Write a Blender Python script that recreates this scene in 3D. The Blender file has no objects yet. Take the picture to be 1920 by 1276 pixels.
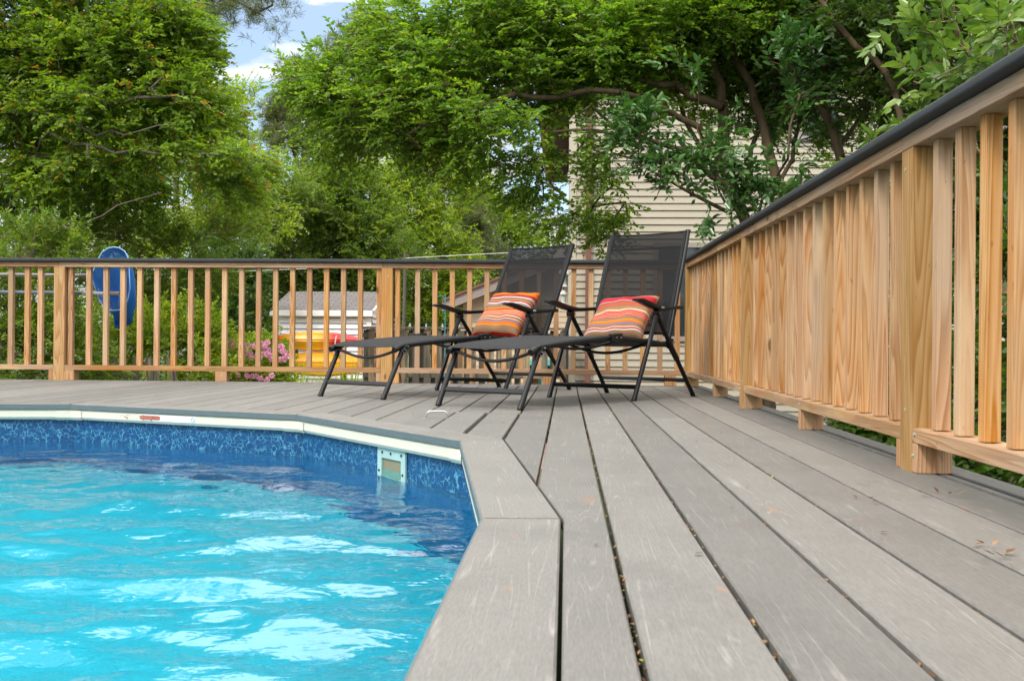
import bpy, bmesh, math, random
import numpy as np
from mathutils import Vector, Matrix

random.seed(5)
RNG = np.random.default_rng(11)
S = bpy.context.scene
COL = S.collection
rad = math.radians

# ------------------------------------------------------------------ camera
F_PX, YAW, PITCH, ROLL, CAM_H = 1919.85, 0.0528, 0.00193, 0.00783, 0.3303
cam_d = bpy.data.cameras.new('camera'); cam = bpy.data.objects.new('camera', cam_d); COL.objects.link(cam)
cam_d.sensor_width = 36.0; cam_d.lens = F_PX / 1920 * 36.0
cam_d.clip_start = 0.05; cam_d.clip_end = 2000
cam_d.dof.use_dof = True; cam_d.dof.focus_distance = 7.0; cam_d.dof.aperture_fstop = 18.0
_f = Vector((-math.sin(YAW)*math.cos(PITCH), math.cos(YAW)*math.cos(PITCH), math.sin(PITCH)))
_r = Vector((math.cos(YAW), math.sin(YAW), 0)); _u = _r.cross(_f)
R2 = _r*math.cos(ROLL) + _u*math.sin(ROLL); U2 = -_r*math.sin(ROLL) + _u*math.cos(ROLL)
cam.matrix_world = Matrix(((R2.x, U2.x, -_f.x, 0), (R2.y, U2.y, -_f.y, 0), (R2.z, U2.z, -_f.z, CAM_H), (0, 0, 0, 1)))
S.camera = cam

def at(px, py, Y):
    """world point on the vertical plane y = Y that a photo pixel looks at"""
    d = _f + R2*((px-960)/F_PX) - U2*((py-638)/F_PX)
    t = Y/d.y
    return Vector((d.x*t, Y, CAM_H + d.z*t))

# ------------------------------------------------------------------ sky, sun, exposure
SUN_AZ = Vector((-0.55, -0.80)).normalized(); SUN_EL = rad(46)
W = bpy.data.worlds.new('World'); S.world = W; W.use_nodes = True
wn, wl = W.node_tree.nodes, W.node_tree.links
wn.clear()
def wnode(t, **kw):
    n = wn.new(t)
    for k, v in kw.items(): setattr(n, k, v)
    return n
out = wnode('ShaderNodeOutputWorld'); bg = wnode('ShaderNodeBackground'); bg.inputs['Strength'].default_value = 0.1
sky = wnode('ShaderNodeTexSky'); sky.sky_type = 'NISHITA'; sky.sun_disc = False
sky.sun_elevation = SUN_EL; sky.sun_rotation = math.atan2(SUN_AZ.x, SUN_AZ.y); sky.air_density = 1.0; sky.dust_density = 1.4; sky.ozone_density = 1.6
tc = wnode('ShaderNodeTexCoord'); sep = wnode('ShaderNodeSeparateXYZ'); wl.new(tc.outputs['Generated'], sep.inputs[0])
mz = wnode('ShaderNodeMath', operation='ADD'); wl.new(sep.outputs['Z'], mz.inputs[0]); mz.inputs[1].default_value = 0.12
mx = wnode('ShaderNodeMath', operation='DIVIDE'); wl.new(sep.outputs['X'], mx.inputs[0]); wl.new(mz.outputs[0], mx.inputs[1])
my = wnode('ShaderNodeMath', operation='DIVIDE'); wl.new(sep.outputs['Y'], my.inputs[0]); wl.new(mz.outputs[0], my.inputs[1])
cmb = wnode('ShaderNodeCombineXYZ'); wl.new(mx.outputs[0], cmb.inputs[0]); wl.new(my.outputs[0], cmb.inputs[1]); cmb.inputs[2].default_value = 7.9
cn = wnode('ShaderNodeTexNoise'); cn.inputs['Scale'].default_value = 1.5; cn.inputs['Detail'].default_value = 9; cn.inputs['Roughness'].default_value = 0.53
wl.new(cmb.outputs[0], cn.inputs['Vector'])
# more cloud higher up, broken cloud low down
cov = wnode('ShaderNodeMapRange'); wl.new(sep.outputs['Z'], cov.inputs['Value'])
cov.inputs['From Min'].default_value = 0.28; cov.inputs['From Max'].default_value = 0.55
cov.inputs['To Min'].default_value = 0.0; cov.inputs['To Max'].default_value = 0.045
cadd = wnode('ShaderNodeMath', operation='ADD'); wl.new(cn.outputs['Fac'], cadd.inputs[0]); wl.new(cov.outputs[0], cadd.inputs[1])
cr = wnode('ShaderNodeValToRGB'); wl.new(cadd.outputs[0], cr.inputs[0])
cr.color_ramp.elements[0].position = 0.47; cr.color_ramp.elements[1].position = 0.54; cr.color_ramp.elements[0].color = (0.10, 0.10, 0.10, 1)
cb = wnode('ShaderNodeMapRange'); wl.new(sep.outputs['Z'], cb.inputs['Value'])
cb.inputs['From Min'].default_value = 0.2; cb.inputs['From Max'].default_value = 0.52
cb.inputs['To Min'].default_value = 5.2; cb.inputs['To Max'].default_value = 26.0
ccol = wnode('ShaderNodeVectorMath', operation='SCALE'); ccol.inputs[0].default_value = (1.0, 0.985, 0.975); wl.new(cb.outputs[0], ccol.inputs['Scale'])
skm = wnode('ShaderNodeVectorMath', operation='SCALE'); wl.new(sky.outputs[0], skm.inputs[0]); skm.inputs['Scale'].default_value = 1.5
mix = wnode('ShaderNodeMix', data_type='RGBA'); wl.new(cr.outputs['Color'], mix.inputs['Factor'])
wl.new(skm.outputs[0], mix.inputs[6]); wl.new(ccol.outputs[0], mix.inputs[7])
wl.new(mix.outputs[2], bg.inputs['Color']); wl.new(bg.outputs[0], out.inputs[0])

sd = bpy.data.lights.new('sun', 'SUN'); sun = bpy.data.objects.new('sun', sd); COL.objects.link(sun)
sd.energy = 1.75; sd.angle = rad(11); sd.color = (1.0, 0.95, 0.87)
sdir = Vector((SUN_AZ.x*math.cos(SUN_EL), SUN_AZ.y*math.cos(SUN_EL), math.sin(SUN_EL)))
sun.rotation_euler = sdir.to_track_quat('Z', 'Y').to_euler()

S.view_settings.view_transform = 'Standard'; S.view_settings.look = 'None'
S.view_settings.exposure = 0.68; S.view_settings.gamma = 1.0
S.render.engine = 'CYCLES'
cy = S.cycles
cy.use_denoising = True; cy.denoiser = 'OPENIMAGEDENOISE'
cy.max_bounces = 9; cy.diffuse_bounces = 4; cy.glossy_bounces = 4; cy.transmission_bounces = 7; cy.transparent_max_bounces = 12
cy.sample_clamp_indirect = 6.0
cy.use_adaptive_sampling = True; cy.adaptive_threshold = 0.008

# ------------------------------------------------------------------ helpers
class MB:
    """collects geometry for one mesh"""
    def __init__(s): s.v = []; s.f = []; s.uv = {}; s.m = []
    def add(s, vs, fs, uvs=None, mi=0):
        o = len(s.v); s.v += [tuple(v) for v in vs]
        for i, f in enumerate(fs):
            s.f.append(tuple(o+k for k in f)); s.m.append(mi)
            if uvs is not None: s.uv[len(s.f)-1] = uvs[i]
    def box(s, a, b, mi=0):
        (x0, y0, z0), (x1, y1, z1) = a, b
        vs = [(x0,y0,z0),(x1,y0,z0),(x1,y1,z0),(x0,y1,z0),(x0,y0,z1),(x1,y0,z1),(x1,y1,z1),(x0,y1,z1)]
        s.add(vs, [(3,2,1,0),(4,5,6,7),(0,1,5,4),(1,2,6,5),(2,3,7,6),(3,0,4,7)], mi=mi)
    def obox(s, M, sx, sy, sz, mi=0):
        """box centred on M, full sizes"""
        vs = [M @ Vector((x*sx/2, y*sy/2, z*sz/2)) for x, y, z in ((-1,-1,-1),(1,-1,-1),(1,1,-1),(-1,1,-1),(-1,-1,1),(1,-1,1),(1,1,1),(-1,1,1))]
        s.add(vs, [(3,2,1,0),(4,5,6,7),(0,1,5,4),(1,2,6,5),(2,3,7,6),(3,0,4,7)], mi=mi)
    def prism(s, poly, z0, z1, mi=0):
        n = len(poly)
        vs = [(x, y, z0) for x, y in poly] + [(x, y, z1) for x, y in poly]
        fs = [tuple(range(n-1, -1, -1)), tuple(range(n, 2*n))] + [(i, (i+1) % n, n+(i+1) % n, n+i) for i in range(n)]
        s.add(vs, fs, mi=mi)
    def tube(s, pts, r, n=8, cap=True, sx=1.0, up=None, mi=0):
        pts = [Vector(p) for p in pts]; m = len(pts)
        rs = r if isinstance(r, (list, tuple)) else [r]*m
        rings = []
        ref = Vector(up) if up is not None else None
        for i, p in enumerate(pts):
            t = (pts[min(i+1, m-1)]-pts[max(i-1, 0)]).normalized()
            if ref is None:
                ref = Vector((0, 0, 1)) if abs(t.z) < 0.9 else Vector((1, 0, 0))
            a = (ref - t*ref.dot(t)).normalized(); b = t.cross(a)
            if up is None: ref = a
            rings.append([p + a*(rs[i]*math.cos(2*math.pi*k/n)) + b*(rs[i]*sx*math.sin(2*math.pi*k/n)) for k in range(n)])
        vs = [v for rg in rings for v in rg]
        fs = [(i*n+k, i*n+(k+1) % n, (i+1)*n+(k+1) % n, (i+1)*n+k) for i in range(m-1) for k in range(n)]
        if cap: fs += [tuple(range(n-1, -1, -1)), tuple((m-1)*n+k for k in range(n))]
        s.add(vs, fs, mi=mi)
    def lathe(s, prof, c=(0, 0, 0), n=16, mi=0):
        vs = []
        for r, z in prof: vs += [(c[0]+r*math.cos(2*math.pi*k/n), c[1]+r*math.sin(2*math.pi*k/n), c[2]+z) for k in range(n)]
        m = len(prof)
        fs = [(i*n+k, i*n+(k+1) % n, (i+1)*n+(k+1) % n, (i+1)*n+k) for i in range(m-1) for k in range(n)]
        fs += [tuple(range(n-1, -1, -1)), tuple((m-1)*n+k for k in range(n))]
        s.add(vs, fs, mi=mi)
    def mesh(s, name, bevel=0, smooth=False, seg=2):
        me = bpy.data.meshes.new(name); me.from_pydata(s.v, [], s.f)
        if any(s.m): me.polygons.foreach_set('material_index', s.m)
        if s.uv:
            ul = me.uv_layers.new(name='UVMap')
            for fi, uvs in s.uv.items():
                p = me.polygons[fi]
                for k, li in enumerate(p.loop_indices): ul.data[li].uv = uvs[k]
        if bevel:
            bm = bmesh.new(); bm.from_mesh(me)
            ed = [e for e in bm.edges if len(e.link_faces) == 2 and e.calc_face_angle(0) > 0.6]
            bmesh.ops.bevel(bm, geom=ed, offset=bevel, segments=seg, affect='EDGES', profile=0.6)
            bm.to_mesh(me); bm.free()
        if smooth:
            me.polygons.foreach_set('use_smooth', [True]*len(me.polygons))
            try: me.set_sharp_from_angle(angle=rad(40))
            except Exception: pass
        me.update(); return me

def tag(o, label=None, cat=None, group=None, kind=None):
    if label: o['label'] = label
    if cat: o['category'] = cat
    if group: o['group'] = group
    if kind: o['kind'] = kind
    return o
def link(name, me, mats, parent=None, local=False):
    o = bpy.data.objects.new(name, me); COL.objects.link(o)
    if not isinstance(mats, (list, tuple)): mats = [mats]
    if not me.materials:
        for m in mats: me.materials.append(m)
    if parent is not None:
        o.parent = parent
        if not local:
            q = parent; off = Vector((0, 0, 0))
            while q is not None: off += q.location; q = q.parent
            o.location = -off
    return o
def obj(name, mb, mats, parent=None, local=False, bevel=0, smooth=False, seg=2):
    return link(name, mb.mesh(name, bevel, smooth, seg), mats, parent, local)
def thing(name, label, cat, loc=(0, 0, 0), rz=0, group=None):
    o = bpy.data.objects.new(name, None); COL.objects.link(o); o.location = loc; o.rotation_euler = (0, 0, rz)
    o.empty_display_size = 0.2
    return tag(o, label, cat, group)

# ------------------------------------------------------------------ materials
class MT:
    def __init__(s, name):
        s.m = bpy.data.materials.new(name); s.m.use_nodes = True
        s.n = s.m.node_tree.nodes; s.l = s.m.node_tree.links; s.n.clear()
        s.out = s.n.new('ShaderNodeOutputMaterial')
    def N(s, t, ins=None, **kw):
        n = s.n.new(t)
        for k, v in kw.items(): setattr(n, k, v)
        for k, v in (ins or {}).items():
            if hasattr(v, 'is_output'): s.l.new(v, n.inputs[k])
            else: n.inputs[k].default_value = v
        return n
    def math(s, op, a, b=0.0, c=None):
        ins = {0: a, 1: b}
        if c is not None: ins[2] = c
        return s.N('ShaderNodeMath', ins, operation=op).outputs[0]
    def ramp(s, fac, stops, interp='LINEAR'):
        r = s.N('ShaderNodeValToRGB', {0: fac}); e = r.color_ramp.elements; r.color_ramp.interpolation = interp
        while len(e) < len(stops): e.new(0.5)
        for k, (p, c) in enumerate(stops):
            e[k].position = p; e[k].color = (*c, 1) if len(c) == 3 else c
        return r.outputs[0]
    def mixc(s, fac, a, b, mode='MIX'):
        n = s.N('ShaderNodeMix', data_type='RGBA', blend_type=mode)
        for i, v in ((0, fac), (6, a), (7, b)):
            if hasattr(v, 'is_output'): s.l.new(v, n.inputs[i])
            else: n.inputs[i].default_value = (*v, 1) if isinstance(v, tuple) and len(v) == 3 else v
        return n.outputs[2]
    def noise(s, vec, scale, detail=3, rough=0.5, dist=0.0):
        return s.N('ShaderNodeTexNoise', {'Vector': vec, 'Scale': scale, 'Detail': detail, 'Roughness': rough, 'Distortion': dist}).outputs[0]
    def mapv(s, vec, scale=(1, 1, 1), loc=(0, 0, 0)):
        return s.N('ShaderNodeMapping', {'Vector': vec, 'Scale': scale, 'Location': loc}).outputs[0]
    def bump(s, h, strength=0.3, dist=0.01):
        return s.N('ShaderNodeBump', {'Height': h, 'Strength': strength, 'Distance': dist}).outputs[0]
    def bsdf(s, color, rough=0.6, normal=None, metal=0.0, spec=0.4):
        p = s.N('ShaderNodeBsdfPrincipled')
        for k, v in (('Base Color', color), ('Roughness', rough), ('Metallic', metal), ('Specular IOR Level', spec)):
            if hasattr(v, 'is_output'): s.l.new(v, p.inputs[k])
            else: p.inputs[k].default_value = (*v, 1) if isinstance(v, tuple) and len(v) == 3 else v
        if normal is not None: s.l.new(normal, p.inputs['Normal'])
        return p
    def done(s, sh):
        s.l.new(sh.outputs[0] if hasattr(sh, 'outputs') else sh, s.out.inputs[0]); return s.m

def simple(name, col, rough=0.6, metal=0.0, spec=0.4, var=0.12, scale=12, bump=0.05):
    t = MT(name); tcn = t.N('ShaderNodeTexCoord').outputs['Object']
    n = t.noise(tcn, scale, 5, 0.6)
    c = t.mixc(n, tuple(x*(1-var) for x in col), tuple(min(1, x*(1+var)) for x in col))
    rr = t.math('MULTIPLY_ADD', n, 0.15, rough-0.07)
    return t.done(t.bsdf(c, rr, t.bump(t.noise(tcn, scale*8, 3), bump, 0.004), metal, spec))

def wood(name, light, mid, dark, grey=(0.42, 0.36, 0.29), greyamt=0.25, rings=50, k=0.74):
    t = MT(name)
    light, mid, dark, grey = (tuple(k*q for q in c) for c in (light, mid, dark, grey))
    oc = t.N('ShaderNodeTexCoord').outputs['Object']; oi = t.N('ShaderNodeObjectInfo').outputs['Random']
    off = t.N('ShaderNodeCombineXYZ', {0: t.math('MULTIPLY', oi, 37.0), 1: t.math('MULTIPLY', oi, 91.0), 2: t.math('MULTIPLY', oi, 53.0)}).outputs[0]
    v = t.N('ShaderNodeVectorMath', {0: oc, 1: off}, operation='ADD').outputs[0]
    base = t.noise(t.mapv(v, (11, 11, 0.42)), 1.0, 2.0, 0.42, 0.2)
    ring = t.math('FRACT', t.math('MULTIPLY', base, rings*0.55))
    ringc = t.ramp(ring, [(0.0, light), (0.5, mid), (0.86, dark), (1.0, light)])
    fib = t.noise(t.mapv(v, (160, 160, 5)), 1.0, 3, 0.6)
    c = t.mixc(t.math('MULTIPLY', fib, 0.6), ringc, tuple(x*0.6 for x in mid))
    # patches of weathering / resin along the piece
    pat = t.ramp(t.noise(t.mapv(v, (5, 5, 1.3)), 1.0, 4, 0.6), [(0.45, (0, 0, 0)), (0.66, (1, 1, 1))])
    c = t.mixc(t.math('MULTIPLY', pat, greyamt), c, grey)
    pat2 = t.ramp(t.noise(t.mapv(v, (6, 6, 0.9), (4, 9, 2)), 1.0, 3, 0.6), [(0.56, (0, 0, 0)), (0.66, (1, 1, 1))])
    c = t.mixc(t.math('MULTIPLY', pat2, 0.45), c, (0.37, 0.14, 0.04))
    pat3 = t.ramp(t.noise(t.mapv(v, (9, 9, 1.1), (1, 5, 8)), 1.0, 4, 0.6), [(0.52, (0, 0, 0)), (0.68, (1, 1, 1))])
    c = t.mixc(t.math('MULTIPLY', pat3, 0.5), c, (0.60, 0.44, 0.265))
    # knots
    vo = t.N('ShaderNodeTexVoronoi', {'Vector': t.mapv(v, (5.5, 5.5, 2.2)), 'Scale': 1.0}).outputs['Distance']
    kn = t.ramp(vo, [(0.045, (1, 1, 1)), (0.085, (0, 0, 0))])
    c = t.mixc(t.math('MULTIPLY', kn, 0.85), c, (0.10, 0.045, 0.018))
    # dark specks / mildew dots
    sp = t.ramp(t.noise(t.mapv(v, (60, 60, 22)), 1.0, 2, 0.5), [(0.70, (0, 0, 0)), (0.76, (1, 1, 1))])
    c = t.mixc(t.math('MULTIPLY', sp, 0.5), c, (0.12, 0.075, 0.04))
    val = t.math('MULTIPLY_ADD', oi, 0.34, 0.84)
    c = t.N('ShaderNodeHueSaturation', {'Color': c, 'Value': val, 'Saturation': t.math('MULTIPLY_ADD', t.math('FRACT', t.math('MULTIPLY', oi, 7.3)), 0.25, 0.98)}).outputs[0]
    saw = t.noise(t.mapv(v, (2, 2, 170)), 1.0, 2, 0.5)
    h = t.math('ADD', t.math('MULTIPLY', fib, 0.8), t.math('ADD', t.math('MULTIPLY', ring, 0.25), t.math('MULTIPLY', saw, 0.25)))
    return t.done(t.bsdf(c, 0.72, t.bump(h, 0.45, 0.0022), 0, 0.25))

M = {}
M['baluster'] = wood('cedar_baluster', (0.68, 0.44, 0.26), (0.56, 0.325, 0.165), (0.36, 0.155, 0.055), (0.46, 0.35, 0.235), 0.6)
M['post'] = wood('pine_post', (0.60, 0.39, 0.185), (0.51, 0.295, 0.115), (0.37, 0.175, 0.05), (0.50, 0.34, 0.16), 0.2, 40, 0.76)
M['rail'] = wood('weathered_rail', (0.56, 0.385, 0.245), (0.48, 0.30, 0.175), (0.31, 0.165, 0.08), (0.44, 0.345, 0.265), 0.55)
M['oldwood'] = wood('grey_fence_wood', (0.20, 0.18, 0.145), (0.16, 0.14, 0.11), (0.09, 0.08, 0.06), (0.13, 0.15, 0.10), 0.5)

def composite(name, base, rough=0.55):
    t = MT(name)
    uv = t.N('ShaderNodeTexCoord').outputs['UV']; isl = t.N('ShaderNodeNewGeometry').outputs['Random Per Island']
    off = t.N('ShaderNodeCombineXYZ', {0: t.math('MULTIPLY', isl, 71.0), 1: t.math('MULTIPLY', isl, 13.0), 2: t.math('MULTIPLY', isl, 29.0)}).outputs[0]
    v = t.N('ShaderNodeVectorMath', {0: uv, 1: off}, operation='ADD').outputs[0]
    iso = t.noise(t.mapv(v, (0.75, 15, 1)), 1.0, 2.0, 0.45, 0.25)
    ring = t.math('FRACT', t.math('MULTIPLY', iso, 17.0))
    line = t.ramp(ring, [(0.0, (0, 0, 0)), (0.36, (0, 0, 0)), (0.5, (1, 1, 1)), (0.64, (0, 0, 0))])
    brk = t.ramp(t.noise(t.mapv(v, (5, 40, 1)), 1.0, 4, 0.6), [(0.45, (0, 0, 0)), (0.62, (1, 1, 1))])
    line = t.math('MULTIPLY', line, brk)
    blot = t.noise(v, 5.0, 5, 0.65)
    c = t.mixc(blot, tuple(x*0.86 for x in base), tuple(x*1.12 for x in base))
    c = t.mixc(t.math('MULTIPLY', line, 0.5), c, (0.30, 0.28, 0.25))
    # rusty leaf stains and pale scuffs
    st = t.ramp(t.noise(t.mapv(v, (9, 16, 1)), 1.0, 3, 0.5), [(0.68, (0, 0, 0)), (0.76, (1, 1, 1))])
    c = t.mixc(t.math('MULTIPLY', st, 0.75), c, (0.24, 0.135, 0.075))
    sc = t.ramp(t.noise(t.mapv(v, (6, 22, 1), (3, 3, 0)), 1.0, 5, 0.7), [(0.66, (0, 0, 0)), (0.78, (1, 1, 1))])
    c = t.mixc(t.math('MULTIPLY', sc, 0.45), c, (0.31, 0.29, 0.26))
    dk = t.ramp(t.noise(t.mapv(v, (4, 5, 1), (7, 1, 0)), 1.0, 5, 0.7), [(0.5, (0, 0, 0)), (0.75, (1, 1, 1))])
    c = t.mixc(t.math('MULTIPLY', dk, 0.55), c, tuple(x*0.66 for x in base))
    gr = t.ramp(t.noise(t.mapv(v, (50, 330, 1)), 1.0, 3, 0.65), [(0.3, (0.82, 0.82, 0.82)), (0.7, (1.12, 1.12, 1.12))])
    c = t.mixc(1.0, c, gr, 'MULTIPLY')
    c = t.N('ShaderNodeHueSaturation', {'Color': c, 'Value': t.math('MULTIPLY_ADD', isl, 0.32, 0.84)}).outputs[0]
    h = t.math('ADD', t.math('MULTIPLY', line, 0.7), t.math('MULTIPLY', t.noise(t.mapv(v, (30, 260, 1)), 1.0, 3, 0.6), 0.7))
    return t.done(t.bsdf(c, rough, t.bump(h, 0.45, 0.002), 0, 0.35))
M['deck'] = composite('grey_composite_deck', (0.147, 0.141, 0.126))
M['deckedge'] = simple('deck_edge', (0.085, 0.115, 0.12), 0.65, var=0.15, scale=30)
M['cap'] = simple('charcoal_rail_cap', (0.034, 0.038, 0.040), 0.7, spec=0.2, var=0.3, scale=16, bump=0.2)
M['blackmetal'] = simple('black_powder_coat', (0.006, 0.006, 0.0065), 0.42, spec=0.25, var=0.2, scale=40)
M['legmetal'] = simple('dark_grey_tube', (0.008, 0.008, 0.0088), 0.45, spec=0.25, var=0.25, scale=50)
M['blackplastic'] = simple('black_plastic', (0.005, 0.005, 0.005), 0.4, spec=0.25, var=0.2, scale=30)
M['steel'] = simple('steel', (0.42, 0.42, 0.42), 0.35, 1.0)
M['white'] = simple('white_vinyl', (0.78, 0.77, 0.74), 0.5, var=0.05)
M['coping'] = simple('cream_coping', (0.56, 0.53, 0.43), 0.5, var=0.07, scale=7)

def fabric(name, col, transp):
    t = MT(name); oc = t.N('ShaderNodeTexCoord').outputs['Object']
    n = t.noise(oc, 14, 4, 0.6); w = t.noise(oc, 700, 2, 0.5)
    c = t.mixc(n, tuple(x*0.75 for x in col), tuple(x*1.3 for x in col))
    p = t.bsdf(c, 0.75, t.bump(w, 0.25, 0.001), 0, 0.12)
    p.inputs['Sheen Weight'].default_value = 0.06
    tr = t.N('ShaderNodeBsdfTransparent')
    f = t.math('MULTIPLY_ADD', w, 0.10, transp-0.05)
    mx_ = t.N('ShaderNodeMixShader', {0: f, 1: p.outputs[0], 2: tr.outputs[0]})
    return t.done(mx_)
M['sling'] = fabric('charcoal_sling', (0.006, 0.006, 0.0065), 0.075)
M['slingseat'] = fabric('charcoal_sling_seat', (0.015, 0.015, 0.0155), 0.05)

def siding(name, col, lap):
    t = MT(name); oc = t.N('ShaderNodeTexCoord').outputs['Object']
    n = t.noise(t.mapv(oc, (0.8, 0.8, 3)), 1.5, 5, 0.6)
    c = t.mixc(n, tuple(x*0.88 for x in col), tuple(x*1.08 for x in col))
    g = t.noise(t.mapv(oc, (6, 6, 160)), 1.0, 3, 0.6)
    return t.done(t.bsdf(c, 0.55, t.bump(g, 0.15, 0.002), 0, 0.3))
M['beige'] = siding('beige_siding', (0.37, 0.33, 0.255), .1)
M['tan'] = siding('tan_siding', (0.56, 0.46, 0.34), .1)
M['whitesiding'] = siding('white_siding', (0.88, 0.88, 0.90), .1)
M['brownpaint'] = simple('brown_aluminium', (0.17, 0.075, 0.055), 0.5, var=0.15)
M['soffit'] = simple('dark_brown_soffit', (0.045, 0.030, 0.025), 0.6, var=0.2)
M['taupe'] = simple('taupe_fascia', (0.27, 0.23, 0.21), 0.6)
M['glass'] = simple('window_glass', (0.02, 0.03, 0.035), 0.06, spec=0.8, var=0.1, bump=0.0)

def shingle():
    t = MT('grey_shingle'); oc = t.N('ShaderNodeTexCoord').outputs['Object']
    br = t.N('ShaderNodeTexBrick', {'Vector': t.mapv(oc, (1, 1, 1)), 'Color1': (0.15, 0.135, 0.125, 1), 'Color2': (0.095, 0.085, 0.08, 1), 'Mortar': (0.03, 0.026, 0.024, 1), 'Scale': 2.1, 'Mortar Size': 0.03})
    n = t.noise(oc, 30, 5, 0.7)
    c = t.mixc(t.math('MULTIPLY', n, 0.5), br.outputs[0], (0.22, 0.20, 0.19))
    return t.done(t.bsdf(c, 0.9, t.bump(n, 0.5, 0.01)))
M['shingle'] = shingle()

def leafmat(name, stops, transl, rough=0.45, spec=0.35, tmix=0.45, k=1.6):
    t = MT(name); stops = [(p_, tuple(min(0.8, k*q*h_) for q, h_ in zip(c, (1.22, 1.0, 0.85) if c[1] > c[0] else (1, 1, 1)))) for p_, c in stops]; a = t.N('ShaderNodeAttribute', attribute_name='tint').outputs['Fac']
    c = t.ramp(a, stops)
    p = t.bsdf(c, rough, None, 0, spec)
    tc_ = t.mixc(1.0, c, transl, 'MULTIPLY')
    tr = t.N('ShaderNodeBsdfTranslucent', {'Color': tc_})
    return t.done(t.N('ShaderNodeMixShader', {0: tmix, 1: p.outputs[0], 2: tr.outputs[0]}))
M['leaf_myrtle'] = leafmat('myrtle_leaf', [(0, (0.030, 0.085, 0.010)), (0.5, (0.060, 0.140, 0.012)), (0.9, (0.105, 0.19, 0.015)), (1.0, (0.13, 0.20, 0.02))], (1.9, 1.9, 1.0))
M['leaf_orange'] = leafmat('orange_tip_leaf', [(0, (0.042, 0.098, 0.010)), (0.55, (0.070, 0.145, 0.012)), (0.905, (0.115, 0.185, 0.015)), (0.91, (0.22, 0.075, 0.012)), (1.0, (0.28, 0.11, 0.02))], (1.9, 1.9, 1.0))
M['leaf_glossy'] = leafmat('glossy_camellia_leaf', [(0, (0.016, 0.055, 0.014)), (0.6, (0.030, 0.085, 0.022)), (1.0, (0.055, 0.13, 0.030))], (1.6, 2.2, 0.8), 0.27, 0.6, 0.22)
M['leaf_dark'] = leafmat('dark_evergreen_leaf', [(0, (0.012, 0.034, 0.006)), (0.6, (0.026, 0.066, 0.010)), (1.0, (0.058, 0.110, 0.014))], (1.7, 1.9, 0.8), 0.4, 0.4, 0.32)
M['leaf_mid'] = leafmat('mid_green_leaf', [(0, (0.026, 0.062, 0.008)), (0.5, (0.055, 0.115, 0.013)), (1.0, (0.115, 0.180, 0.020))], (1.9, 1.9, 0.9), 0.5, 0.3, 0.42)
M['leaf_privet'] = leafmat('privet_leaf', [(0, (0.022, 0.060, 0.012)), (0.6, (0.050, 0.110, 0.020)), (1.0, (0.095, 0.165, 0.035))], (1.8, 1.9, 0.9), 0.3, 0.5, 0.3)
M['leaf_yellow'] = leafmat('yellow_green_leaf', [(0, (0.055, 0.120, 0.010)), (0.5, (0.105, 0.190, 0.014)), (1.0, (0.19, 0.26, 0.025))], (1.8, 1.8, 0.9), 0.5, 0.3, 0.45)
M['needle'] = leafmat('pine_needle', [(0, (0.045, 0.075, 0.030)), (0.6, (0.075, 0.110, 0.045)), (1.0, (0.11, 0.15, 0.06))], (1.4, 1.5, 0.9), 0.5, 0.3, 0.25)
M['petal'] = leafmat('pink_petal', [(0, (0.70, 0.26, 0.44)), (0.6, (0.80, 0.44, 0.60)), (1.0, (0.85, 0.62, 0.72))], (1.2, 1.1, 1.1), 0.6, 0.2, 0.3, 1.0)

def barkmat(name, a, b):
    t = MT(name); oc = t.N('ShaderNodeTexCoord').outputs['Object']
    n = t.noise(t.mapv(oc, (9, 9, 2.2)), 1.0, 6, 0.65)
    c = t.ramp(n, [(0.3, a), (0.7, b)])
    return t.done(t.bsdf(c, 0.85, t.bump(t.noise(t.mapv(oc, (30, 30, 6)), 1.0, 4), 0.5, 0.01), 0, 0.2))
M['bark'] = barkmat('myrtle_bark', (0.045, 0.031, 0.019), (0.15, 0.105, 0.06))
M['bark_tan'] = barkmat('tan_bark', (0.10, 0.072, 0.035), (0.25, 0.185, 0.10))
M['bark_grey'] = barkmat('grey_bark', (0.06, 0.05, 0.038), (0.17, 0.145, 0.11))

# ------------------------------------------------------------------ ground
def groundmat():
    t = MT('lawn_soil'); oc = t.N('ShaderNodeTexCoord').outputs['Object']
    n = t.noise(oc, 0.8, 8, 0.7); n2 = t.noise(oc, 25, 5, 0.7)
    c = t.ramp(n, [(0.35, (0.035, 0.055, 0.012)), (0.55, (0.055, 0.085, 0.018)), (0.7, (0.11, 0.085, 0.05))])
    c = t.mixc(n2, c, (0.03, 0.045, 0.012))
    return t.done(t.bsdf(c, 0.95, t.bump(n2, 0.6, 0.03)))
GZ = -1.25
g = MB(); n_ = 20
for i in range(n_):
    for j in range(n_):
        x0 = -500+1000*i/n_; y0 = -200+1000*j/n_; x1 = x0+1000/n_; y1 = y0+1000/n_
        g.add([(x0, y0, GZ), (x1, y0, GZ), (x1, y1, GZ), (x0, y1, GZ)], [(0, 1, 2, 3)])
tag(obj('ground', g, groundmat()), 'lawn and bare soil of the back garden below the deck', None, None, 'structure')

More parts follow.
